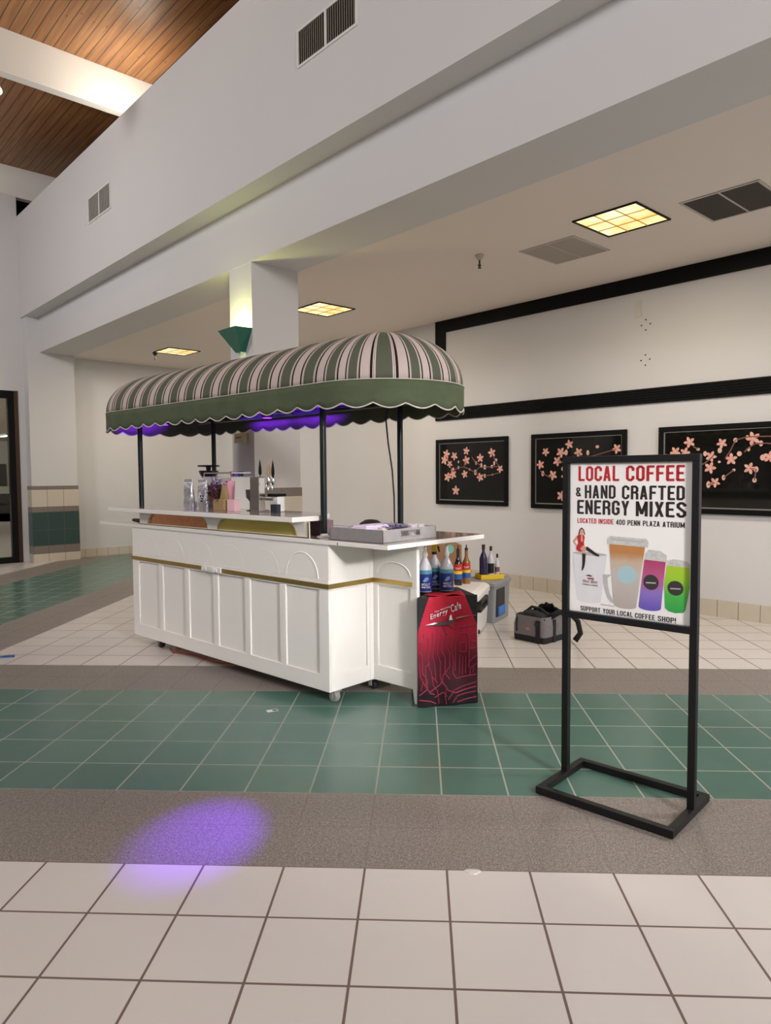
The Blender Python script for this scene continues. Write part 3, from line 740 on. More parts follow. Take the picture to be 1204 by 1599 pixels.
pp, p2 = [], []
for i in range(n_):
    d = per*i/n_; wob = .004*math.sin(d*9+1) + .003*math.sin(d*23)
    P_, S_ = outline(d, AR+.0065+wob); pp.append((P_.x, P_.y, zlow(d)))
    P_, S_ = outline(d, AR+.009); p2.append((P_.x, P_.y, Z0+.002))
MB().tube(pp, .0042, 6, closed=True).build('scallop_piping', m_piping, va, smooth=True)
MB().tube(p2, .0028, 6, closed=True).build('seam_piping', m_piping, va, smooth=True)
# frame under the canopy
mb = MB()
ring = [outline(per*i/72, AR-.035)[0] for i in range(72)]
mb.tube([(p.x, p.y, 2.015) for p in ring], .016, 8, closed=True)
for t_ in (.14, .90): mb.tube([(SL-.1, t_, 1.985), (SR+.1, t_, 1.985)], .016, 8)
for s_ in (-2.60, -1.4, -.19): mb.tube([(s_, .0, 1.99), (s_, 1.0, 1.99)], .014, 8)
for s_ in (-2.6, -1.8, -1.0, -.19):
    mb.tube([(s_, AC-.515*math.cos(a), 2.02 + .345*math.sin(a)) for a in [PI*k/16 for k in range(17)]], .011, 8)
mb.build('awning_frame', m_post, kiosk, smooth=True)
# purple party LEDs clipped to the frame
m_led = mat('violet_led', (.3, .1, 1), .4, emit=(.22, .02, 1), estr=4)
VIO = (.20, .015, 1.0)
for k, (s_, t_) in enumerate(((-2.85, .52), (-1.55, .74), (-.12, .10))):
    l_ = MB().lathe([(.0, 0), (.045, 0), (.05, .012), (.05, .03), (.02, .045), (0, .05)], cx=s_, cy=t_, z0=1.955, seg=18, caps=False).build('puck_light', m_post, kiosk, smooth=True)
    MB().tube([(s_, t_, 1.99), (s_, t_, 2.01)], .008).build('clip', m_post, l_)
    MB().lathe([(0, -.001), (.038, -.001), (.036, -.005), (0, -.006)], cx=s_, cy=t_, z0=1.955, seg=18, caps=False).build('lens', m_led, l_)
for (s_, w_, e_, t0_, s1_, t1_) in ((-2.92, .5, 4.0, .45, -3.25, .42), (-1.55, 1.15, 10.0, .72, -1.55, 1.03)):
    l_ = lamp('violet_light', 'AREA', KP(s_, t0_, 1.985), e_, VIO, target=KP(s1_, t1_, 2.03), size=w_, size_y=.04); l_.data.spread = 1.1
lamp('violet_light', 'POINT', KP(-1.45, .12, 1.95), 1.0, VIO, size=.02)
lamp('violet_beam', 'SPOT', KP(-.12, .10, 1.945), 900, VIO, target=(-1.00, .21, 0), size=.012, spot_size=.24, spot_blend=1.0)
# black lead hanging by the rear right post
MB().tube([(-.30, .90, 2.0), (-.33, .90, 1.88), (-.29, .88, 1.70), (-.245, .873, 1.5), (-.228, .873, 1.3), (-.225, .872, 1.10), (-.225, .86, 1.064)], .006, 8).build('power_lead', m_rubber, kiosk, smooth=True)

# ------------------------------------------------------------------ things on the bar ledge and counter
def ploc(s, t, z): return KP(s, t, z)
def kthing(name, label, cat, s, t, z, rz=0, group=None): return thing(name, label, cat, KP(s, t, z), KT + rz, group)
m_foil = mat('silver_foil', (.78, .77, .82), .28, metal=.9, bump=(14, .9))
m_labelk = mat('black_print', (.01, .01, .01), .5)
def foil_bag(s, t, w_, h, label, dark=False, rz=0):
    t_ = kthing('coffee_bag', label, 'bag', s, t, 1.2005, rz, 'silver coffee bags on the bar ledge')
    rings = []
    for k in range(9):
        f_ = k/8; hw = w_/2*(1-.10*f_); hd = .026*(1-f_)**.6 + .003
        z = h*f_
        ring = []
        for q in range(20):
            a = 2*PI*q/20; ca, sa = math.cos(a), math.sin(a)
            ring.append(Vector((hw*abs(ca)**.5*(1 if ca > 0 else -1) + .003*math.sin(7*f_+q), hd*abs(sa)**.7*(1 if sa > 0 else -1)*(1+.25*math.sin(q*3+5*f_)), z)))
        rings.append(ring)
    fix_normals(MB().loft(rings).build('pouch', m_foil, t_, smooth=True))
    MB().box(-w_/2*.9, w_/2*.9, -.006, .006, h-.02, h+.004).build('seal', m_foil, t_)
    return t_
foil_bag(-1.917, .20, .125, .235, 'crumpled silver coffee bag at the left of the ledge items')
b2 = foil_bag(-1.79, .25, .125, .23, 'silver coffee bag with small black print, second from left')
mb = MB()
for r_ in range(3):
    for c_ in range(4):
        if (r_*5+c_*3) % 4: mb.box(.005+c_*.011, .013+c_*.011, -.034, -.032, .055+r_*.02, .068+r_*.02)
mb.build('print', m_labelk, b2)
# grinder behind
m_smoke = mat('smoked_plastic', (.02, .015, .03), .15)
t = kthing('coffee_grinder', 'dark coffee grinder with wide round lid behind the silver bags', 'grinder', -2.42, .72, 1.0605)
MB().box(-.07, .07, -.09, .09, 0, .06).box(-.06, .06, -.06, .07, .06, .33).build('body', m_black, t, bevel=.01)
MB().lathe([(.03, .33), (.045, .36), (.085, .43), (.09, .455)], seg=24).build('hopper', m_smoke, t, smooth=True)
MB().lathe([(0, .455), (.02, .455), (.025, .485), (.098, .490), (.102, .498), (.098, .505), (0, .508)], seg=28, caps=False).build('lid', m_smoke, t, smooth=True)
# espresso machine
m_steel = mat('brushed_steel', (.55, .52, .48), .22, metal=1, noise=(3, .08))
t = kthing('espresso_machine', 'chrome espresso machine with rail on top behind the flowers', 'coffee machine', -1.835, .52, 1.0605); t.scale = (.60, .52, 1)
MB().box(-.34, .34, -.20, .20, .03, .10).box(-.34, .34, .02, .20, .10, .385).build('body', m_steel, t, bevel=.01)
for x in (-.36, .345): MB().box(x, x+.015, -.20, .20, 0, .40).build('side_panel', mat('pale_steel', (.72, .70, .66), .3, metal=.6), t, bevel=.006)
MB().box(-.34, .34, -.20, .20, .32, .385).build('group_housing', mat('pale_front', (.66, .62, .57), .3, metal=.4), t, bevel=.01)
for x in (-.14, .14):
    g_ = MB().lathe([(.035, -.0), (.035, .05), (.028, .06)], cx=x, cy=-.12, z0=.265, seg=20).build('group_head', m_chrome, t, smooth=True)
    MB().tube([(x, -.12, .26), (x+.03, -.30, .25)], [.012, .016], 10).build('handle', m_black, g_)
MB().tube([(-.34, -.18, .43), (.34, -.18, .43), (.34, .18, .43), (-.34, .18, .43)], .006, 8, closed=True).tube([(-.34, -.18, .385), (-.34, -.18, .43)], .005).tube([(.34, -.18, .385), (.34, -.18, .43)], .005).tube([(0, -.18, .385), (0, -.18, .43)], .005).build('cup_rail', m_chrome, t, smooth=True)
for x in (-.3, .3): MB().tube([(x, -.22, .34), (x, -.26, .30), (x, -.255, .15)], .006).build('steam_wand', m_chrome, t, smooth=True)
for (x, hh) in ((-.30, .03), (.30, .03)): 
    for y in (-.16, .16): MB().box(x-.02, x+.02, y-.02, y+.02, 0, hh).build('foot', m_rubber, t)
# cup stack on top of the machine
for k, x in enumerate((.06, .14, .22)):
    c_ = thing('coffee_cup', 'small cup on top of the espresso machine, ' + ('leftmost', 'middle', 'rightmost')[k] + ' of three', 'cup', KP(-1.83+x*.7, .55, 1.0605+.386), KT, 'cups on the espresso machine')
    MB().lathe([(.0, 0), (.018, 0), (.028, .055), (.026, .055), (.016, .006), (0, .006)], seg=18, caps=False).build('bowl', mat('cup_glaze', [(.45, .05, .16), (.35, .2, .6), (.05, .05, .2)][k], .2), c_, smooth=True)
# kraft box with dried flowers
m_kraft = mat('kraft_card', (.36, .235, .105), .7, noise=(20, .1))
t = kthing('flower_box', 'small kraft box of dark red dried flowers on the ledge', 'flowers', -1.355, .14, 1.2005)
MB().box(-.07, .07, -.035, .035, 0, .085).build('box', m_kraft, t, bevel=.003)
mb = MB().prism([(.0, .085), (.07, .085), (.066, .12), (.045, .19), (.035, .19)], -.02, .02, 'y'); mb.build('wrap', m_kraft, t)
m_red = mat('dried_red', (.16, .012, .012), .7, noise=(40, .4)); m_leaf = mat('dark_leaf', (.030, .032, .022), .7, noise=(40, .4)); m_purple = mat('purple_petal', (.22, .12, .45), .6)
rnd = random.Random(4)
def sprig(par, name, m_, n, c, sp, l0, l1, wd):
    mb = MB()
    for k in range(n):
        d_ = Vector((rnd.gauss(0, 1)*sp[0], rnd.gauss(0, 1)*sp[1], rnd.gauss(0, 1)*sp[2])); b_ = Vector(c) + d_
        dirv = (d_ + Vector((rnd.gauss(0, .02), rnd.gauss(0, .02), rnd.gauss(.0, .02)))).normalized(); l_ = rnd.uniform(l0, l1)
        sd = dirv.cross(Vector((rnd.random(), rnd.random(), rnd.random()))).normalized()*wd
        mid = b_ + dirv*l_*.5; nrm = dirv.cross(sd).normalized()*wd*.3
        mb.add([b_, mid+sd+nrm, b_+dirv*l_, mid-sd+nrm, mid-nrm], [(0,1,4), (1,2,4), (2,3,4), (3,0,4), (0,3,2,1)])
    return mb.build(name, m_, par)
sprig(t, 'leaves', m_leaf, 120, (-.085, 0, .13), (.040, .025, .036), .025, .05, .008)
sprig(t, 'red_flowers', m_red, 110, (-.075, -.01, .14), (.024, .02, .032), .02, .035, .009)
sprig(t, 'purple_flowers', m_purple, 40, (-.04, 0, .205), (.024, .02, .018), .02, .03, .007)
MB().tube([(-.07, 0, .05), (-.07, 0, .16)], .006).tube([(-.03, 0, .05), (-.02, 0, .2)], .004).build('stems', m_leaf, t)
# pink items
m_pink = mat('pink_card', (.78, .36, .46), .55)
t = kthing('pink_cup', 'tall pink paper cup with dark round print beside the flowers', 'cup', -1.44, .275, 1.2005)
MB().lathe([(0, 0), (.026, 0), (.042, .225), (.040, .225), (.024, .004), (0, .004)], seg=24, caps=False).build('cup', m_pink, t, smooth=True)
MB().lathe([(.0, 0), (.017, 0), (.017, .004), (0, .004)], seg=16, M=Matrix.Translation((.0, -.038, .170)) @ Matrix.Rotation(PI/2, 4, 'X'), caps=False).build('print', mat('plum_print', (.05, .01, .06), .4), t)
t = kthing('pink_card_box', 'small pale pink cube box on the ledge right of the kraft box', 'box', -1.215, .15, 1.2005, .05)
MB().box(-.045, .045, -.030, .030, 0, .086).build('box', mat('pale_pink_card', (.80, .50, .53), .5), t, bevel=.002)
t = kthing('stem_glass', 'small smoked glass standing behind the pink cube box', 'glass', -1.13, .24, 1.2005)
MB().lathe([(0, 0), (.03, 0), (.03, .004), (.004, .01), (.004, .07), (.03, .10), (.034, .16), (.032, .16), (.027, .10), (0, .075)], seg=20, caps=False).build('glass', mat('smoked_glass', (.08, .08, .08), .08, spec=.8), t, smooth=True)
# cold-brew tap tower
m_steelb = mat('polished_steel', (.62, .58, .54), .18, metal=1, noise=(2, .05))
t = kthing('tap_tower', 'stainless steel tap tower with chrome taps and pointed handles', 'drink dispenser', -.957, .18, 1.2005)
MB().box(-.054, .054, -.028, .028, .0, .252).build('cabinet', m_steelb, t, bevel=.003)
MB().box(-.057, .057, -.031, .031, .252, .258).box(.057, .19, -.006, .006, .085, .105).build('lid', m_steel, t, bevel=.002)
m_tan = mat('tan_wood', (.42, .28, .13), .4)
for (x, y, zb_, hm, nm) in ((.035, 0, .258, m_black, 0), (.137, .0, .250, m_tan, 1), (.185, .0, .250, m_black, 2)):
    if nm:
        f_ = MB().tube([(.105, y+.01, .20), (x, y, .215), (x+.012, y-.02, .19), (x+.014, y-.02, .16)], [.012, .014, .011, .008], 12).lathe([(.015, 0), (.017, .018), (.01, .036)], cx=x, cy=y, z0=.215, seg=12).build('faucet', m_chrome, t, smooth=True)
    else:
        f_ = MB().lathe([(.010, 0), (.008, .02)], cx=x, cy=y, z0=zb_, seg=12).build('faucet', m_chrome, t)
    MB().lathe([(.006, 0), (.012, .03), (.011, .06), (.004, .11), (.0, .13)], cx=x, cy=y, z0=zb_, seg=14, caps=False).build('handle', hm, f_, smooth=True)
t = kthing('drip_tray', 'small white box with dark ledge right of the tap tower', 'box', -.845, .27, 1.2005)
MB().box(-.05, .05, -.035, .035, 0, .112).build('box', m_plate, t, bevel=.008)
MB().box(-.055, .055, -.045, .045, .112, .132).build('ledge', m_black, t, bevel=.004)
t = kthing('napkin_box', 'small navy square box on the ledge in front of the white box', 'box', -.735, .17, 1.2005)
MB().box(-.036, .036, -.018, .018, 0, .060).build('box', mat('navy_card', (.012, .018, .035), .5), t, bevel=.002)
# wallet/dark pouch and mauve box under the ledge
t = kthing('mauve_box', 'mauve box on the lower counter under the right end of the ledge', 'box', -.33, .24, 1.0605)
MB().box(-.06, .06, -.06, .06, 0, .10).build('box', mat('mauve_card', (.20, .13, .15), .5), t, bevel=.003)
t = kthing('dark_pouch', 'black pouch behind the metal tray, next to the front right post', 'pouch', -.22, .62, 1.0605, .2)
fix_normals(MB().loft([[Vector((.10*k*math.cos(a), .05*k*math.sin(a), z)) for a in [2*PI*q/16 for q in range(16)]] for k, z in ((.9, 0), (1, .03), (.95, .06), (.5, .085), (.1, .09))]).build('pouch', m_rubber, t, smooth=True))
t = kthing('lever_tool', 'dark handle sticking out at the left end under the bar ledge', 'tool', -2.44, .04, 1.085)
MB().tube([(-.13, 0, 0), (-.10, 0, .0), (.04, 0, 0)], [.012, .016, .014], 10).build('grip', mat('plum_plastic', (.05, .012, .03), .4), t, smooth=True)
MB().box(-.01, .05, -.01, .01, -.025, .0).build('base', m_rubber, t)
t = kthing('price_stand', 'low clear acrylic holder on the ledge left of the silver bags', 'stand', -2.14, .36, 1.2005)
MB().box(-.075, .075, -.004, .004, 0, .045).box(-.075, .075, -.03, .03, 0, .004).build('holder', mat('clear_acrylic', (.45, .42, .38), .1, spec=.5), t)
# galvanised tray with handles
m_galv = mat('galvanised', (.50, .48, .48), .35, metal=.6, noise=(18, .2), bump=(30, .2))
t = kthing('metal_tray', 'rectangular galvanised metal tray with cut-out handles on the counter corner', 'tray', .205, .29, 1.0605)
W_, D_, H_ = .23, .25, .078
mb = MB().box(-W_, W_, -D_, D_, 0, .004).box(-W_, W_, -D_, -D_+.006, 0, H_).box(-W_, W_, D_-.006, D_, 0, H_)
for x0, x1 in ((W_-.006, W_), (-W_, -W_+.006)):
    mb.box(x0, x1, -D_, -.09, 0, H_).box(x0, x1, .09, D_, 0, H_).box(x0, x1, -.09, .09, 0, .030).box(x0, x1, -.09, .09, .068, H_)
mb.build('tray', m_galv, t)
for x0 in (W_+.002, -W_-.002):
    MB().tube([(x0, -.09, .030), (x0, .09, .030), (x0, .075, .068), (x0, -.075, .068)], .003, 6, closed=True).build('handle', m_galv, t)
tray = (.205, .29, 1.0645)
m_lilac = mat('lilac_paper', (.75, .62, .78), .6)
t = kthing('paper_napkins', 'pale lilac paper sheets lying in the metal tray', 'paper', .09, .30, 1.0650, .1)
mb = MB()
for k in range(7):
    mb.box(-.075+.006*k, .095-.004*k, -.20+.01*k, .20-.02*k, .0008+k*.0115, .0115+k*.0115)
mb.build('sheets', m_lilac, t)
m_lav = mat('lavender_bud', (.10, .07, .20), .7, noise=(60, .5))
t = kthing('lavender_bunch', 'bunch of dried purple lavender lying across the metal tray', 'flowers', .305, .25, 1.128)
sprig(t, 'buds', m_lav, 170, (.0, .03, .012), (.030, .05, .008), .010, .018, .005)
mb = MB()
for k in range(8): mb.tube([(-.03+.01*k, -.05, -.006), (-.02+.008*k, .12, .008)], .002, 5)
mb.build('stems', m_leaf, t)
t = kthing('paper_cone', 'cream paper cone beside the lavender in the metal tray', 'paper', .375, .11, 1.0650, .4)
MB().lathe([(.028, .0), (.03, .055), (.018, .075), (.0, .085)], seg=16).build('cone', mat('cream_paper', (.62, .52, .42), .6), t, smooth=True)
for k, (s_, t__) in enumerate(((.352, .335), (.352, .410))):
    c_ = kthing('plastic_cup', 'clear plastic cup tipped in the metal tray, ' + ('nearer', 'farther') + ' of two'[0:0] if False else 'clear plastic cup in the metal tray, ' + ('nearer of the two', 'farther of the two')[k], 'cup', s_+.01, t__+.055, 1.0650, 0, 'plastic cups in the metal tray')
    MB().lathe([(0, 0), (.024, 0), (.032, .088), (.030, .088), (.022, .003), (0, .003)], seg=20, caps=False).build('cup', mat('clear_plastic', (.6, .56, .58), .12, spec=.6), c_, smooth=True)

# ------------------------------------------------------------------ covered stand with the red printed shirt
SA = math.atan2(.122, .382)
cs = thing('covered_stand', 'box stand draped with a red and black circuit-print shirt beside the kiosk end', 'display stand', (.076, 1.866, 0), SA)
m_blackcloth = mat('black_cloth', (.012, .012, .014), .85, bump=(30, .3))
HW, HT = .20, .700
MB().prism([(-.196, .012), (.196, .012), (.196, .33), (-.14, .33), (-.116, .11)], 0.0, HT).build('cover', m_blackcloth, cs, bevel=.008)
def shirt_mat():
    n = NT('red_print_shirt')
    f_ = n.math('DIVIDE', n.z, HT)
    f2 = n.math('ADD', f_, n.math('MULTIPLY', n.math('SUBTRACT', n.noise(5, 3), .5), .22))
    col = n.ramp(f2, [(.10, (.012, .006, .010)), (.42, (.10, .008, .020)), (.70, (.42, .012, .040)), (1, (.48, .012, .03))])
    n.set(col, .7, .3); n.bump(n.noise(9, 3), .4, .02); return n.m
m_shirt = shirt_mat()
nx, nz = 90, 130
def drape(x, z): return -.004 - .006*math.sin(x*38+z*6)*(1-z/HT)**.7 - .003*math.sin(z*21+x*9)
def grid_sheet(inside, y_off=0.0):
    mb = MB(); idx = {}
    for i in range(nx+1):
        for j in range(nz+1):
            x = -HW + 2*HW*i/nx; z = .004 + (HT-.004)*j/nz; idx[i, j] = len(mb.v); mb.v.append((x, drape(x, z)+y_off, z))
    for i in range(nx):
        for j in range(nz):
            x = -HW + 2*HW*(i+.5)/nx; z = .004 + (HT-.004)*(j+.5)/nz
            if inside(x, z): mb.f.append((idx[i, j], idx[i+1, j], idx[i+1, j+1], idx[i, j+1])); mb.m.append(0)
    return mb
def redzone(x, z):
    lim = .200 if z < .48 else .200 - (z-.48)/(HT-.48)*.075
    lim2 = .200 if z < .50 else .200 - (z-.50)/(HT-.50)*.085
    return -lim < x < lim2
o_ = grid_sheet(redzone).build('shirt_body', m_shirt, cs, smooth=True)
so = o_.modifiers.new('s', 'SOLIDIFY'); so.thickness = .003; so.offset = 1
o_ = grid_sheet(lambda x, z: not redzone(x, z)).build('shirt_sleeve', m_blackcloth, cs, smooth=True)
so = o_.modifiers.new('s', 'SOLIDIFY'); so.thickness = .003; so.offset = 1
# folded over the top
mb = MB(); 
for i in range(13):
    x = -.12 + .24*i/12
    for j in range(5):
        y = .0 + .10*j/4; mb.v.append((x, y - .004, HT + .008 + .006*math.sin(x*40 + j) - .0*j))
for i in range(12):
    for j in range(4):
        a = i*5+j; mb.f.append((a, a+5, a+6, a+1)); mb.m.append(0)
o_ = mb.build('shirt_collar', m_shirt, cs, smooth=True); so = o_.modifiers.new('s', 'SOLIDIFY'); so.thickness = .004
# circuit traces printed on the shirt
m_trace = mat('circuit_trace', (.30, .022, .05), .7)
def trace(pts, wd=.0042):
    mb = MB()
    q = []
    for a, b in zip(pts, pts[1:]):
        n = max(2, int(math.dist(a, b)/.012))
        for k in range(n): q.append((a[0]+(b[0]-a[0])*k/n, a[1]+(b[1]-a[1])*k/n))
    q.append(pts[-1])
    return [(x, drape(x, z) - .0035, z) for x, z in q]
TR = [[(-.19,.36),(-.17,.33),(-.17,.22),(-.14,.18),(-.14,.12),(-.19,.08)], [(-.13,.44),(-.13,.27),(-.11,.22),(-.10,.14),(-.07,.10),(-.06,.02)],
 [(-.10,.47),(-.10,.32),(-.085,.26),(-.08,.16)], [(-.07,.50),(-.07,.34),(-.05,.28),(-.05,.18),(-.02,.13),(.0,.10),(.05,.08),(.19,.11)],
 [(-.045,.46),(-.045,.36),(-.02,.31),(-.02,.21),(.01,.17)], [(-.015,.50),(-.015,.38),(.01,.34),(.01,.25),(-.03,.20),(-.04,.15),(-.01,.12),(-.02,.06),(-.01,.01)],
 [(.02,.44),(.02,.38),(.035,.30),(.035,.20),(.06,.17),(.19,.19)], [(.05,.42),(.05,.22)], [(.05,.42),(.08,.46),(.13,.46),(.14,.42),(.14,.24)], [(.08,.40),(.08,.34),(.12,.34),(.12,.40),(.08,.40)],
 [(.08,.32),(.08,.20)], [(.10,.31),(.10,.19)], [(.12,.31),(.12,.20)], [(.14,.44),(.19,.46)], [(.16,.40),(.19,.40)], [(.15,.36),(.19,.36)], [(.14,.27),(.17,.30),(.19,.31)],
 [(.15,.23),(.19,.26)], [(-.19,.42),(-.16,.42),(-.14,.45)], [(-.19,.29),(-.185,.20),(-.16,.15),(-.12,.09),(-.09,.08)], [(-.15,.14),(-.15,.26),(-.12,.28)], [(-.19,.05),(-.12,.04),(-.08,.02)],
 [(.03,.02),(.06,.06),(.19,.08)], [(.0,.04),(.04,.10),(.19,.14)], [(.06,.02),(.19,.045)], [(-.03,.54),(-.03,.49),(.0,.46)], [(.0,.52),(.04,.49),(.19,.51)], [(.03,.55),(.19,.57)], [(-.12,.10),(-.05,.14),(-.04,.17)], [(-.09,.06),(-.03,.09),(-.01,.06)], [(-.16,.47),(-.16,.44)],
 [(.06,.48),(.06,.52)], [(-.11,.20),(-.07,.15)], [(-.18,.11),(-.17,.17)], [(.15,.18),(.15,.235)], [(.17,.20),(.17,.25)]]
mb = MB()
for p_ in TR: mb.tube(trace(p_), .0040, 4)
mb.build('circuit_print', m_trace, cs)
m_wprint = mat('white_print', (.80, .76, .76), .6); m_bprint = mat('shoe_print', (.06, .04, .04), .5); m_gold2 = mat('tan_print', (.40, .20, .10), .5)
RT = lambda x, z, a: Matrix.Translation((x, -.0165, z)) @ Matrix.Rotation(-a, 4, 'Y')
text('Energy', 'lettering', m_wprint, cs, RT(-.055, .568, .30), .125, .042, bold=.012, shear=.3)
text('Cafe', 'lettering', m_wprint, cs, RT(.058, .608, .32), .070, .048, bold=.012, shear=.3)
text('The Walking', 'lettering', m_wprint, cs, RT(-.035, .614, .30), .11, .013, bold=.01, shear=.3)
mb = MB()
mb.prism([(-.155, .525), (-.08, .540), (.0, .545), (.03, .555), (.155, .572), (.06, .552), (.03, .535), (.01, .520), (-.06, .518), (-.11, .522)], -.0175, -.0160, 'y')
mb.prism([(.005, .55), (.010, .575), (.020, .585), (.025, .56), (.03, .55)], -.0180, -.0160, 'y', 1)
mb.prism([(.05, .555), (.155, .574), (.09, .570), (.055, .565)], -.0185, -.0175, 'y', 2)
mb.prism([(-.155, .526), (-.09, .541), (-.07, .536), (-.10, .527)], -.0185, -.0175, 'y', 1)
fix_normals(mb.build('emblem', [m_bprint, m_wprint, m_gold2], cs))

# ------------------------------------------------------------------ bottles
m_clear = mat('clear_bottle', (.62, .62, .66), .08, spec=.6)
m_blue = mat('blue_label', (.012, .030, .20), .35, noise=(30, .25)); m_teal = mat('teal_band', (.10, .32, .42), .35)
m_yel = mat('yellow_plastic', (.80, .55, .02), .4)
def holly(x, y, top, label):
    t = thing('cleaner_bottle', label, 'bottle', (x, y, HT+.012), SA*.3, 'blue-label bottles on the covered stand'); t.scale = (1, 1, .92)
    r = .043
    MB().lathe([(0, 0), (r, 0), (r, .005), (r*1.02, .15), (r, .165), (.030, .20), (.015, .232), (.014, .245), (0, .245)], seg=24, caps=False).build('bottle', m_clear, t, smooth=True)
    MB().lathe([(r+.002, .004), (r+.003, .125)], seg=24, caps=False).build('label', m_blue, t, smooth=True)
    MB().lathe([(r+.003, .125), (r+.002, .152)], seg=24, caps=False).build('label_band', m_teal, t, smooth=True)
    F_ = lambda z: Matrix.Translation((0, -r-.0038, z))
    text('HOLLY', 'lettering', m_wprint, t, F_(.046), .052, .016, bold=.02)
    text('WATERS', 'lettering', m_wprint, t, F_(.027), .058, .014, bold=.02)
    MB().prism([(-.02, .075), (-.005, .100), (.012, .105), (.02, .092), (.008, .078), (-.006, .07)], -r-.0045, -r-.003, 'y').build('emblem', mat('pale_blue_print', (.2, .32, .6), .5), t)
    if top == 'spray':
        h_ = MB().lathe([(.017, .245), (.017, .262)], seg=14).build('collar', m_rubber, t)
        MB().prism([(-.016, .262), (.014, .262), (.016, .30), (.038, .318), (.036, .334), (-.010, .336), (-.018, .32)], -.012, .012, 'y').build('spray_head', m_yel, t, bevel=.004)
        MB().prism([(.018, .298), (.030, .262), (.038, .262), (.030, .305)], -.006, .006, 'y').build('trigger', m_rubber, t)
    else:
        MB().lathe([(.017, .245), (.018, .262), (.010, .29), (.009, .325), (.0, .326)], seg=14, caps=False).build('pump', m_plate, t, smooth=True)
        MB().tube([(0, 0, .32), (.0, -.018, .322), (.0, -.03, .314)], .005, 8).build('nozzle', m_plate, t)
holly(-.062, 1.985, 'pump', 'blue-label bottle half hidden by the kiosk end panel, leftmost of the three')
holly(.078, 2.030, 'pump', 'rightmost blue-label bottle with a white pump on the covered stand')
holly(.000, 2.105, 'spray', 'blue-label bottle with a yellow trigger sprayer between two pump bottles')
m_syr = mat('dark_syrup', (.018, .008, .006), .08, spec=.7); m_redl = mat('red_label', (.55, .02, .015), .4); m_blul = mat('blue_label_small', (.02, .09, .36), .4)
m_amber = mat('amber_syrup', (.26, .12, .03), .08, spec=.7)
def syrup(x, y, z, body, label, grp='syrup bottles on the white cooler'):
    t = thing('syrup_bottle', label, 'bottle', (x, y, z), 0, grp); t.scale = (1.05, 1.05, 1.12)
    r = .036
    MB().lathe([(0, 0), (r, 0), (r, .185), (.024, .205), (.014, .235), (.014, .285), (0, .285)], seg=24, caps=False).build('bottle', body, t, smooth=True)
    MB().lathe([(r+.001, .115), (r+.001, .178)], seg=24, caps=False).build('label', m_redl, t, smooth=True)
    MB().lathe([(r+.0012, .095), (r+.0012, .120)], seg=24, caps=False).build('label_stripe', m_yel, t, smooth=True)
    MB().lathe([(r+.001, .05), (r+.001, .095)], seg=24, caps=False).build('label_lower', m_blul, t, smooth=True)
    text('Torani', 'lettering', m_wprint, t, Matrix.Translation((0, -r-.003, .135)) @ Matrix.Rotation(-.15, 4, 'Y'), .050, .020, bold=.02, shear=.3)
    MB().lathe([(.0, 0), (.015, 0), (.015, .018), (.006, .022), (.005, .045), (0, .05)], z0=.285, seg=14, caps=False).build('pourer', m_rubber, t, smooth=True)
# ------------------------------------------------------------------ white cooler, tote, cardboard box behind the stand
CL = (.40, 3.56); CA = math.atan2(.66, .17)
m_cool = mat('cooler_white', (.80, .77, .74), .35)
t = thing('cooler', 'large white hard cooler with black side handle behind the red-draped stand', 'cooler', (CL[0], CL[1], 0), CA)   # local x runs back along the visible side, y to the left
LN, WD, HC = .72, .40, .42
def rrect(x0, x1, y0, y1, r, z, n=5):
    pts = []
    for cx_, cy_, a0 in ((x1-r, y1-r, 0), (x0+r, y1-r, PI/2), (x0+r, y0+r, PI), (x1-r, y0+r, 1.5*PI)):
        for k in range(n+1):
            a = a0 + PI/2*k/n; pts.append(Vector((cx_ + r*math.cos(a), cy_ + r*math.sin(a), z)))
    return pts
fix_normals(MB().loft([rrect(.04, LN-.04, .03, WD-.03, .05, .015), rrect(.03, LN-.03, .02, WD-.02, .06, .05), rrect(.005, LN-.005, .003, WD-.003, .06, .345)]).build('tub', m_cool, t, smooth=True))
fix_normals(MB().loft([rrect(-.004, LN+.004, -.006, WD+.006, .06, .352), rrect(-.004, LN+.004, -.006, WD+.006, .06, .395), rrect(.02, LN-.02, .02, WD-.02, .06, HC)]).build('lid', m_cool, t, smooth=True))
MB().box(.08, LN-.1, .06, WD-.06, HC-.002, HC+.002).build('lid_panel', m_cool, t, bevel=.001)
mb = MB()
hx0, hx1, hz0, hz1 = .02, .42, .255, .350
for a_ in ((hx0, hx1, hz1-.03, hz1), (hx0, hx1, hz0, hz0+.025), (hx0, hx0+.05, hz0, hz1), (hx1-.05, hx1, hz0, hz1)): mb.box(a_[0], a_[1], -.03, .004, a_[2], a_[3])
mb.build('handle', m_rubber, t, bevel=.004)
MB().box(hx0+.02, hx1-.02, -.006, .002, hz0+.02, hz1-.02).build('handle_recess', m_blackmetal, t)
MB().lathe([(0, 0), (.02, 0), (.018, .015), (0, .018)], seg=14, M=Matrix.Translation((.05, .0, .08)) @ Matrix.Rotation(PI/2, 4, 'X'), caps=False).build('drain_plug', m_rubber, t)
for x in (.08, LN-.08):
    for y in (.07, WD-.07): MB().lathe([(.025, 0), (.025, .016)], cx=x, cy=y, seg=12).build('foot', m_rubber, t)
syrup(.262, 4.07, HC+.0025, m_syr, 'dark syrup bottle with red label, left one on the white cooler')
syrup(.345, 4.16, HC+.0025, m_amber, 'amber syrup bottle with red label, right one on the white cooler')
m_tote = mat('grey_plastic', (.26, .27, .28), .45)
t = thing('storage_tote', 'grey plastic tote with side slot behind the white cooler', 'storage box', (.63, 4.30, 0), math.atan2(.42, .20))
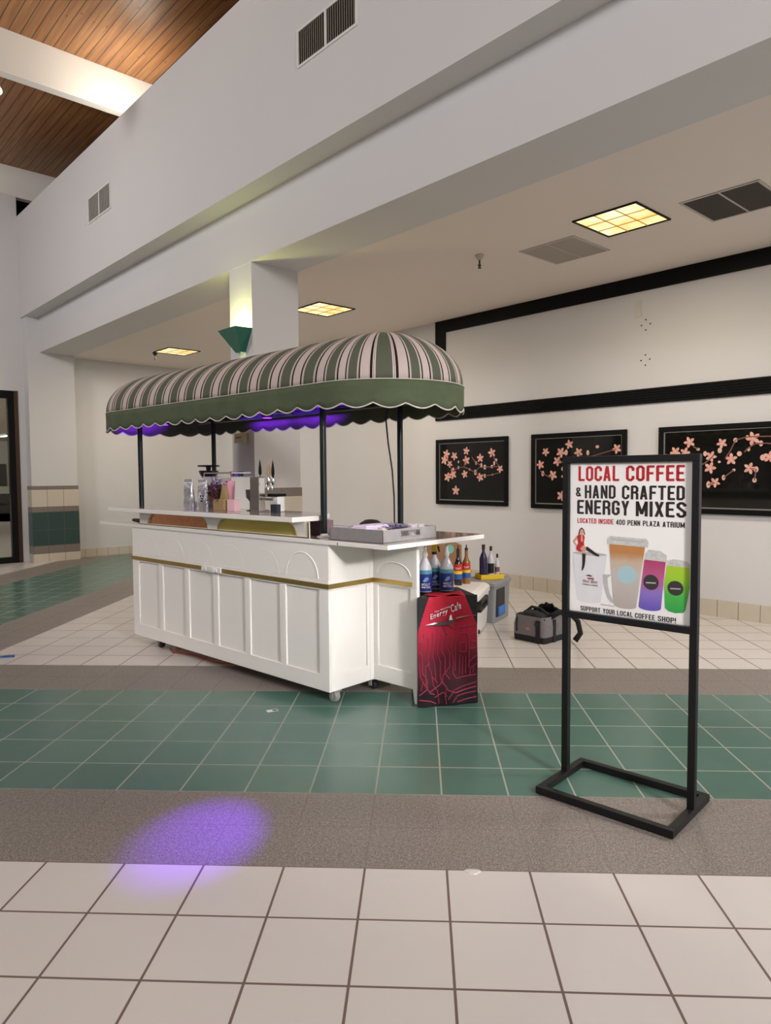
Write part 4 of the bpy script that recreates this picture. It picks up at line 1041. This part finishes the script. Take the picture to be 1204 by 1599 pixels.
fix_normals(MB().loft([rrect(.01, .46, .01, .33, .03, 0), rrect(0, .47, 0, .34, .03, .36)]).build('tub', m_tote, t, smooth=True))
fix_normals(MB().loft([rrect(-.012, .482, -.012, .352, .03, .362), rrect(-.012, .482, -.012, .352, .03, .395), rrect(.0, .47, .0, .34, .03, .41)]).build('lid', m_tote, t, smooth=True))
MB().box(.05, .28, -.006, .006, .06, .33).build('side_slot', m_ventd, t)
MB().box(.07, .26, -.022, -.002, .07, .16).build('blue_clip', mat('blue_plastic', (.02, .16, .55), .4), t, bevel=.01)
t = thing('cardboard_box', 'tall brown cardboard box behind the syrup bottles', 'box', (.14, 4.78, 0), .15)
MB().box(-.22, .17, -.15, .15, 0, .74).build('carton', mat('cardboard', (.30, .16, .08), .75, noise=(8, .12)), t, bevel=.003)
MB().lathe([(0, 0), (.045, 0), (.045, .006), (0, .006)], seg=24, M=Matrix.Translation((.045, -.150, .70)) @ Matrix.Rotation(PI/2, 4, 'X'), caps=False).build('sticker', mat('mint_sticker', (.20, .50, .40), .5), t)
t = thing('yellow_tray', 'shallow yellow tray holding small bottles on the grey tote', 'tray', (.61, 4.56, .4105), .3)
MB().box(-.13, .12, -.08, .08, 0, .006).box(-.13, .12, -.08, -.072, 0, .05).box(-.13, .12, .072, .08, 0, .05).box(-.13, -.122, -.08, .08, 0, .05).box(.112, .12, -.08, .08, 0, .05).build('tray', m_yel, t, bevel=.003)
def flask(x, y, z, r, h, m_, cap, label):
    t = thing('bottle', label, 'bottle', (x, y, z), 0, 'small bottles beside the cardboard box')
    MB().lathe([(0, 0), (r, 0), (r, h*.62), (r*.75, h*.72), (r*.35, h*.84), (r*.35, h), (0, h)], seg=20, caps=False).build('bottle', m_, t, smooth=True)
    MB().lathe([(r*.42, h*.92), (r*.42, h+.02), (0, h+.022)], seg=14, caps=False).build('cap', cap, t, smooth=True)
    return t
f_ = flask(.54, 4.53, .417, .040, .32, mat('navy_bottle', (.02, .015, .06), .25), m_rubber, 'dark navy tall bottle in the yellow tray')
f_ = flask(.617, 4.557, .417, .032, .30, m_clear, m_rubber, 'clear bottle with dark label in the yellow tray')
MB().lathe([(.033, .05), (.033, .15)], seg=20, caps=False).build('label', m_blackcloth, f_)
f_ = flask(.683, 4.582, .417, .025, .22, m_clear, m_bronze, 'small clear bottle at the right of the yellow tray')
MB().lathe([(.026, .06), (.026, .11)], seg=20, caps=False).build('label', mat('plum_label', (.22, .08, .10), .5), f_)

# ------------------------------------------------------------------ duffel bag
m_duf = mat('grey_fabric', (.19, .17, .17), .85, noise=(60, .2), bump=(80, .2)); m_dufb = mat('black_fabric', (.013, .013, .015), .8, bump=(60, .2))
BA = math.atan2(3.447-3.68, .949-.764)
t = thing('duffel_bag', 'grey and black open duffel bag lying on the floor behind the sign', 'bag', (.86, 3.60, 0), BA + .12)
# local x along the front (left to right), y away
bw, bd = .165, .33
def sring(x0, x1, y0, y1, r, z, n=4): return rrect(x0, x1, y0, y1, r, z, n)
fix_normals(MB().loft([sring(-bw, bw, -.02, bd, .03, 0), sring(-bw-.005, bw+.005, -.025, bd+.005, .04, .055)]).build('base', m_dufb, t, smooth=True))
fix_normals(MB().loft([sring(-bw-.005, bw+.005, -.025, bd+.005, .04, .055), sring(-bw-.008, bw+.008, -.028, bd+.006, .05, .14), sring(-bw+.008, bw-.008, -.012, bd-.01, .05, .225)], cap=False).build('body', m_duf, t, smooth=True))
fix_normals(MB().loft([sring(-bw+.01, bw-.01, -.010, bd-.012, .05, .215), sring(-bw+.015, bw-.015, -.005, bd-.015, .05, .17)]).build('lining', m_dufb, t, smooth=True))
# lifted flap rims
def flap(x0, x1, y, lean, h, name='flap'):
    mb = MB(); n = 14
    for i in range(n+1):
        x = x0 + (x1-x0)*i/n; e = math.sin(PI*i/n)
        mb.v += [(x, y, .215), (x, y + lean*.5, .215 + h*.6*e + .012*math.sin(i*1.7)), (x, y + lean, .215 + h*e + .01*math.sin(i*2.3))]
    for i in range(n):
        for j in range(2): a = i*3+j; mb.f.append((a, a+3, a+4, a+1)); mb.m.append(0)
    o = mb.build(name, m_dufb, t, smooth=True); s_ = o.modifiers.new('s', 'SOLIDIFY'); s_.thickness = .012; return o
flap(-bw+.01, bw-.01, .0, .05, .06); flap(-bw+.02, bw-.01, bd-.02, -.05, .085)
MB().box(bw*.50, bw*.50+.045, -.034, -.026, .0, .20).build('strap', m_dufb, t, bevel=.003)
MB().box(-bw*.75, -bw*.75+.012, -.033, -.026, .08, .21).build('strap', m_dufb, t, bevel=.002)
MB().box(bw*.50-.004, bw*.50+.049, -.040, -.030, .15, .18).build('buckle', m_rubber, t, bevel=.003)
MB().box(bw+.004, bw+.012, .10, .14, .0, .20).build('strap', m_dufb, t, bevel=.003)
MB().prism([(-.03, .105), (0, .135), (.03, .105)], -.0305, -.0285, 'y').build('badge', mat('coral_badge', (.55, .20, .16), .6), t)
def ribbon(pts, wd, m_, name, par, up=Vector((0, 0, 1))):
    mb = MB(); pts = [Vector(p) for p in pts]
    for i, p in enumerate(pts):
        tg = (pts[min(i+1, len(pts)-1)] - pts[max(i-1, 0)]).normalized(); sd = tg.cross(up)
        if sd.length < .1: sd = Vector((0, 1, 0))
        sd = sd.normalized()*wd/2; mb.v += [tuple(p-sd), tuple(p+sd)]
    for i in range(len(pts)-1): mb.f.append((2*i, 2*i+1, 2*i+3, 2*i+2)); mb.m.append(0)
    o = mb.build(name, m_, par, smooth=True); s_ = o.modifiers.new('s', 'SOLIDIFY'); s_.thickness = .008; return o
ribbon([(bw-.02, .10, .22), (bw+.05, .13, .27), (bw+.13, .17, .27), (bw+.19, .20, .20), (bw+.21, .21, .10), (bw+.17, .19, .03)], .05, m_dufb, 'shoulder_strap', t, Vector((0, 1, 0)))
MB().tube([(-bw+.03, .12, .225), (-.05, .10, .285), (.04, .10, .28), (bw-.04, .12, .225)], .013, 8).build('carry_handle', m_dufb, t, smooth=True)

# ------------------------------------------------------------------ the sign stand
sA = Vector((.617, .812, 0)); sB = Vector((1.046, .459, 0)); dirS = (sB-sA).normalized(); ang = math.atan2(dirS.y, dirS.x)
sign = thing('sign_stand', 'black metal poster stand advertising local coffee on the tiled floor', 'sign', sA, ang)
# base ring: half depth differs before and behind the posts
LS = (sB-sA).length; r_ = .0165
X0, X1, Y0, Y1 = -.0165, LS+.018, -.238, .17
mb = MB()
for a_ in ((X0-r_, X1+r_, Y0-r_, Y0+r_), (X0-r_, X1+r_, Y1-r_, Y1+r_), (X0-r_, X0+r_, Y0+r_, Y1-r_), (X1-r_, X1+r_, Y0+r_, Y1-r_)): mb.box(a_[0], a_[1], a_[2], a_[3], .004, .036)
mb.build('base', m_blackmetal, sign, bevel=.002)
for x in (X0, X1):
    for y in (Y0+.03, Y1-.03): MB().lathe([(.012, 0), (.012, .005)], cx=x, cy=y, seg=12).build('glide', m_plate, sign)
for x in (X0, X1): MB().box(x-.0155, x+.0155, -.0155, .0155, .036, .80).build('post', m_blackmetal, sign, bevel=.0015)
FX0, FX1, FZ0, FZ1, fw = -.034, LS+.034, .785, 1.545, .030
mb = MB().box(FX0, FX1, -.016, .016, FZ0, FZ0+fw).box(FX0, FX1, -.016, .016, FZ1-fw, FZ1).box(FX0, FX0+fw, -.016, .016, FZ0+fw, FZ1-fw).box(FX1-fw, FX1, -.016, .016, FZ0+fw, FZ1-fw)
mb.build('frame', m_blackmetal, sign, bevel=.002)
m_poster = mat('poster_paper', (.80, .79, .77), .45, noise=(3, .02))
PW0, PW1, PZ0, PZ1 = FX0+fw-.002, FX1-fw+.002, FZ0+fw-.002, FZ1-fw+.002
mb = MB(); nxp, nzp = 60, 70
def wr(x, z):
    fx = (x-PW0)/(PW1-PW0); fz = (z-PZ0)/(PZ1-PZ0)
    return -.0007*math.sin(14*fz + 6*fx)*max(0, 1-fx*2.2)*(1-fz*.5) - .0006*math.sin(30*(fx+fz*.6))*max(0, .5-fx)*1.2
for i in range(nxp+1):
    for j in range(nzp+1):
        x = PW0 + (PW1-PW0)*i/nxp; z = PZ0 + (PZ1-PZ0)*j/nzp; mb.v.append((x, wr(x, z), z))
for i in range(nxp):
    for j in range(nzp): a = i*(nzp+1)+j; mb.f.append((a, a+nzp+1, a+nzp+2, a+1)); mb.m.append(0)
poster = mb.build('poster', m_poster, sign, smooth=True)
s_ = poster.modifiers.new('s', 'SOLIDIFY'); s_.thickness = .001; s_.offset = 0
MB().box(PW0, PW1, .007, .010, PZ0, PZ1).build('backing_board', m_poster, sign)
PWD, PH = PW1-PW0, PZ1-PZ0
def PX(fx, fz): return (PW0 + fx*PWD, PZ0 + fz*PH)
m_redt = mat('red_ink', (.42, .012, .018), .5); m_blkt = mat('charcoal_ink', (.018, .013, .011), .5)
def conform(o):
    for v in o.data.vertices: v.co.y += wr(v.co.x, v.co.z)
    return o
def line(s, fx0, fx1, fz0, fz1, m_, bold=.012):
    x0, z0 = PX(fx0, fz0); x1, z1 = PX(fx1, fz1)
    conform(block(s, m_, poster, x0, x1, z0, z1, -.0006, .0004))
for wd_, a_, b_, zlo_, zhi_, m_ in (
        ('LOCAL', .082, .430, .877, .975, m_redt), ('COFFEE', .485, .935, .877, .975, m_redt), ('&', .060, .102, .775, .835, m_blkt),
        ('HAND', .139, .402, .764, .851, m_blkt), ('CRAFTED', .454, .938, .762, .850, m_blkt), ('ENERGY', .072, .515, .659, .753, m_blkt), ('MIXES', .567, .951, .657, .752, m_blkt),
        ('LOCATED', .075, .242, .599, .632, m_redt), ('INSIDE', .260, .387, .599, .632, m_redt), ('400', .407, .481, .598, .632, m_blkt), ('PENN', .502, .603, .597, .631, m_blkt),
        ('PLAZA', .624, .756, .597, .631, m_blkt), ('ATRIUM', .776, .941, .596, .630, m_blkt), ('SUPPORT', .108, .283, .015, .046, m_blkt), ('YOUR', .304, .404, .014, .046, m_blkt),
        ('LOCAL', .423, .552, .014, .046, m_blkt), ('COFFEE', .570, .727, .013, .045, m_blkt), ('SHOP!', .749, .887, .012, .045, m_blkt)):
    line(wd_, a_, b_, zlo_, zhi_, m_)
# printed drinks, all flat ink on the poster
def ink(name, polys, mats):
    mb = MB()
    for poly, mi, lay in polys: mb.prism([PX(*q) for q in poly], -.0012-.00022*lay, -.0008, 'y', mi)
    return fix_normals(mb.build(name, mats, poster))
def grad(name, stops, rough=.5):
    n = NT(name); f_ = n.math('DIVIDE', n.math('SUBTRACT', n.z, PZ0), PH)
    f_ = n.math('ADD', f_, n.math('MULTIPLY', n.math('SUBTRACT', n.noise(25, 3), .5), .03))
    n.set(n.ramp(f_, stops), rough); return n.m
def ell(cx, cz, rx, rz, n=24, a0=0, a1=2*PI): return [(cx + rx*math.cos(a0+(a1-a0)*k/n), cz + rz*math.sin(a0+(a1-a0)*k/n)) for k in range(n + (0 if a1-a0 > 6.2 else 1))]
def cup(xl, xr, zt, bl, br, zb, r=.02):
    return [(xl, zt)] + [((bl+br)/2 + (br-bl)/2*math.cos(a), zb + .02 + .02*math.sin(a)) for a in [PI + PI*k/10 for k in range(0, 11)]] + [(xr, zt)]
m_cupg = mat('cup_grey_ink', (.58, .57, .58), .5, noise=(20, .06)); m_cupl = mat('lid_ink', (.52, .52, .50), .5, noise=(60, .35)); m_dk = mat('dark_logo_ink', (.035, .03, .03), .5); m_lb = mat('pale_blue_ink', (.36, .52, .56), .5)
m_cup1 = mat('white_cup_ink', (.68, .67, .69), .5, noise=(14, .05)); m_sh = mat('shadow_ink', (.45, .44, .44), .5)
ink('white_cup', [(cup(.035, .335, .395, .075, .285, .070), 0, 0), (ell(.185, .398, .150, .012), 1, 1), ([(.285, .068), (.40, .066), (.40, .072), (.285, .076)], 1, 1)], [m_cup1, m_sh])
hp = ell(.34, .20, .055, .115, 16, PI/2, 3*PI/2); 
# mug handle: a curved band left of the tall latte
outer = [(.30,.270),(.305,.22),(.32,.17),(.345,.12),(.37,.095),(.41,.085)]
inner = [(.41,.10),(.385,.115),(.36,.15),(.345,.20),(.342,.25),(.375,.275)]
ink('mug_handle', [(outer+inner, 0, 2)], [m_sh])
m_latte = grad('latte_ink', [(.08, (.42, .37, .34)), (.28, (.50, .46, .43)), (.36, (.52, .40, .30)), (.42, (.44, .20, .07)), (.50, (.50, .22, .06))])
ink('latte_cup', [(cup(.352, .648, .490, .397, .580, .062), 0, 3), (ell(.500, .281, .077, .058), 1, 4)], [m_latte, m_lb])
ink('latte_lid', [([(.338, .472), (.340, .505), (.36, .524), (.655, .518), (.672, .500), (.668, .465)], 0, 5), ([(.37, .495), (.64, .49), (.64, .506), (.37, .51)], 1, 6)], [m_cupl, m_sh])
m_pp = grad('berry_ink', [(.06, (.10, .07, .40)), (.18, (.24, .16, .50)), (.27, (.45, .10, .24)), (.40, (.38, .04, .11)), (.46, (.25, .08, .08))])
ink('berry_cup', [(cup(.642, .806, .400, .598, .773, .070), 0, 2), (ell(.694, .249, .060, .048), 1, 5), ([(.655, .240), (.732, .243), (.732, .251), (.655, .248)], 2, 6)], [m_pp, m_dk, m_sh])
ink('berry_lid', [([(.640, .388), (.645, .425), (.675, .452), (.76, .448), (.81, .425), (.812, .382)], 0, 3)], [m_cupl])
m_gp = grad('lime_ink', [(.06, (.02, .30, .07)), (.18, (.06, .42, .06)), (.28, (.30, .55, .03)), (.42, (.42, .55, .02))])
ink('lime_cup', [([(.815,.375),(.795,.24),(.803,.10),(.83,.082),(.88,.074),(.94,.082),(.955,.10),(.985,.24),(.982,.375)], 0, 2), (ell(.880, .227, .060, .045), 1, 4), ([(.842, .219), (.918, .222), (.918, .229), (.842, .226)], 2, 5)], [m_gp, m_dk, m_sh])
ink('lime_lid', [([(.808, .362), (.815, .392), (.86, .403), (.94, .400), (.975, .388), (.984, .358)], 0, 3)], [m_cupl])
m_script = mat('script_ink', (.30, .12, .12), .5)
x0, z0 = PX(.195, .205)
text('Hot Box', 'lettering', m_script, poster, Matrix.Translation((x0, -.0030, z0)), .075, .016, extrude=.0006, shear=.4)
x0, z0 = PX(.195, .188)
text('COFFEE & ENERGY', 'lettering', m_dk, poster, Matrix.Translation((x0, -.0030, z0)), .078, .006, extrude=.0006)
ink('cup_emblem', [([(.15, .252), (.18, .260), (.215, .252), (.20, .247)], 0, 5), ([(.17, .240), (.225, .242), (.225, .230), (.17, .228)], 1, 5)], [m_dk, m_script])
# little printed figure in a red dress and black boots sitting on the white cup
m_skin = mat('skin_ink', (.60, .33, .24), .5); m_hair = mat('hair_ink', (.05, .02, .015), .5); m_dress = mat('dress_ink', (.45, .02, .02), .5)
ink('printed_figure', [
 ([(.085,0.527),(.095,0.557),(.115,0.57),(.135,0.557),(.145,0.527),(.14,0.517),(.13,0.542),(.10,0.542),(.095,0.512)], 1, 4), (ell(.117, .542, .016, .017), 0, 5),
 ([(.110,0.527),(.122,0.527),(.124,0.512),(.108,0.512)], 0, 4),
 ([(.075,0.514),(.100,0.522),(.130,0.522),(.142,0.507),(.135,0.472),(.14,0.437),(.15,0.417),(.10,0.407),(.07,0.417),(.068,0.437),(.085,0.462)], 2, 5),
 ([(.110,0.522),(.122,0.522),(.128,0.482),(.120,0.472),(.108,0.482)], 0, 6),
 ([(.075,0.514),(.035,0.477),(.040,0.467),(.078,0.437),(.083,0.444),(.055,0.472),(.085,0.502)], 0, 4),
 ([(.10,0.427),(.13,0.452),(.165,0.437),(.165,0.422),(.135,0.412)], 0, 6),
 ([(.155,0.442),(.165,0.445),(.255,0.4),(.27,0.397),(.268,0.384),(.24,0.387),(.155,0.422)], 3, 7),
 ([(.115,0.422),(.15,0.422),(.148,0.394),(.118,0.394)], 0, 6),
 ([(.122,0.397),(.152,0.397),(.148,0.342),(.140,0.307),(.125,0.282),(.118,0.287),(.124,0.322)], 3, 7)],
 [m_skin, m_hair, m_dress, m_blkt])

# ------------------------------------------------------------------ bits on the floor
t = thing('paper_scrap', 'small white paper tag with black print on the green tiles', 'paper', (-1.02, 1.735, 0), .5)
MB().box(-.035, .035, -.02, .02, .0005, .002).build('paper', m_plate, t); MB().box(.0, .03, -.014, .012, .002, .0026).build('print', m_labelk, t)
t = thing('blue_clip', 'blue plastic strips lying on white tiles at the left photo edge', 'clip', (-3.50, 2.96, 0), .3)
MB().box(-.12, .09, -.012, .012, 0, .012).build('strip', mat('blue_strip', (.03, .12, .35), .5), t); MB().box(-.12, .08, -.012, .012, 0, .012, M=Matrix.Rotation(.35, 4, 'Z')).build('strip', mat('blue_strip2', (.10, .20, .42), .5), t)
t = thing('tape_blob', 'small clear blob stuck on the white tile edge in the foreground', 'debris', (.095, -.012, 0), 0)
fix_normals(MB().loft([[Vector((.03*k*math.cos(a)*(1+.2*math.sin(3*a)), .018*k*math.sin(a), z)) for a in [2*PI*q/16 for q in range(16)]] for k, z in ((1, 0), (.9, .003), (.3, .005))]).build('blob', mat('milky', (.66, .60, .56), .2), t, smooth=True))
o = MB().tube([tuple(KP(L+.42, .10, .006)), tuple(KP(L+.55, .05, .006)), tuple(KP(L+.75, .12, .006)), tuple(KP(L+1.1, .10, .006)), tuple(KP(L+1.5, .3, .006))], .007, 8).tube([tuple(KP(L+.42, .16, .006)), tuple(KP(L+.62, .20, .006)), tuple(KP(L+1.0, .18, .006))], .007, 8).build('extension_cord', mat('orange_cord', (.40, .06, .02), .5), smooth=True)
tag(o, 'orange-red extension cord on the floor under the left part of the kiosk', 'cord')
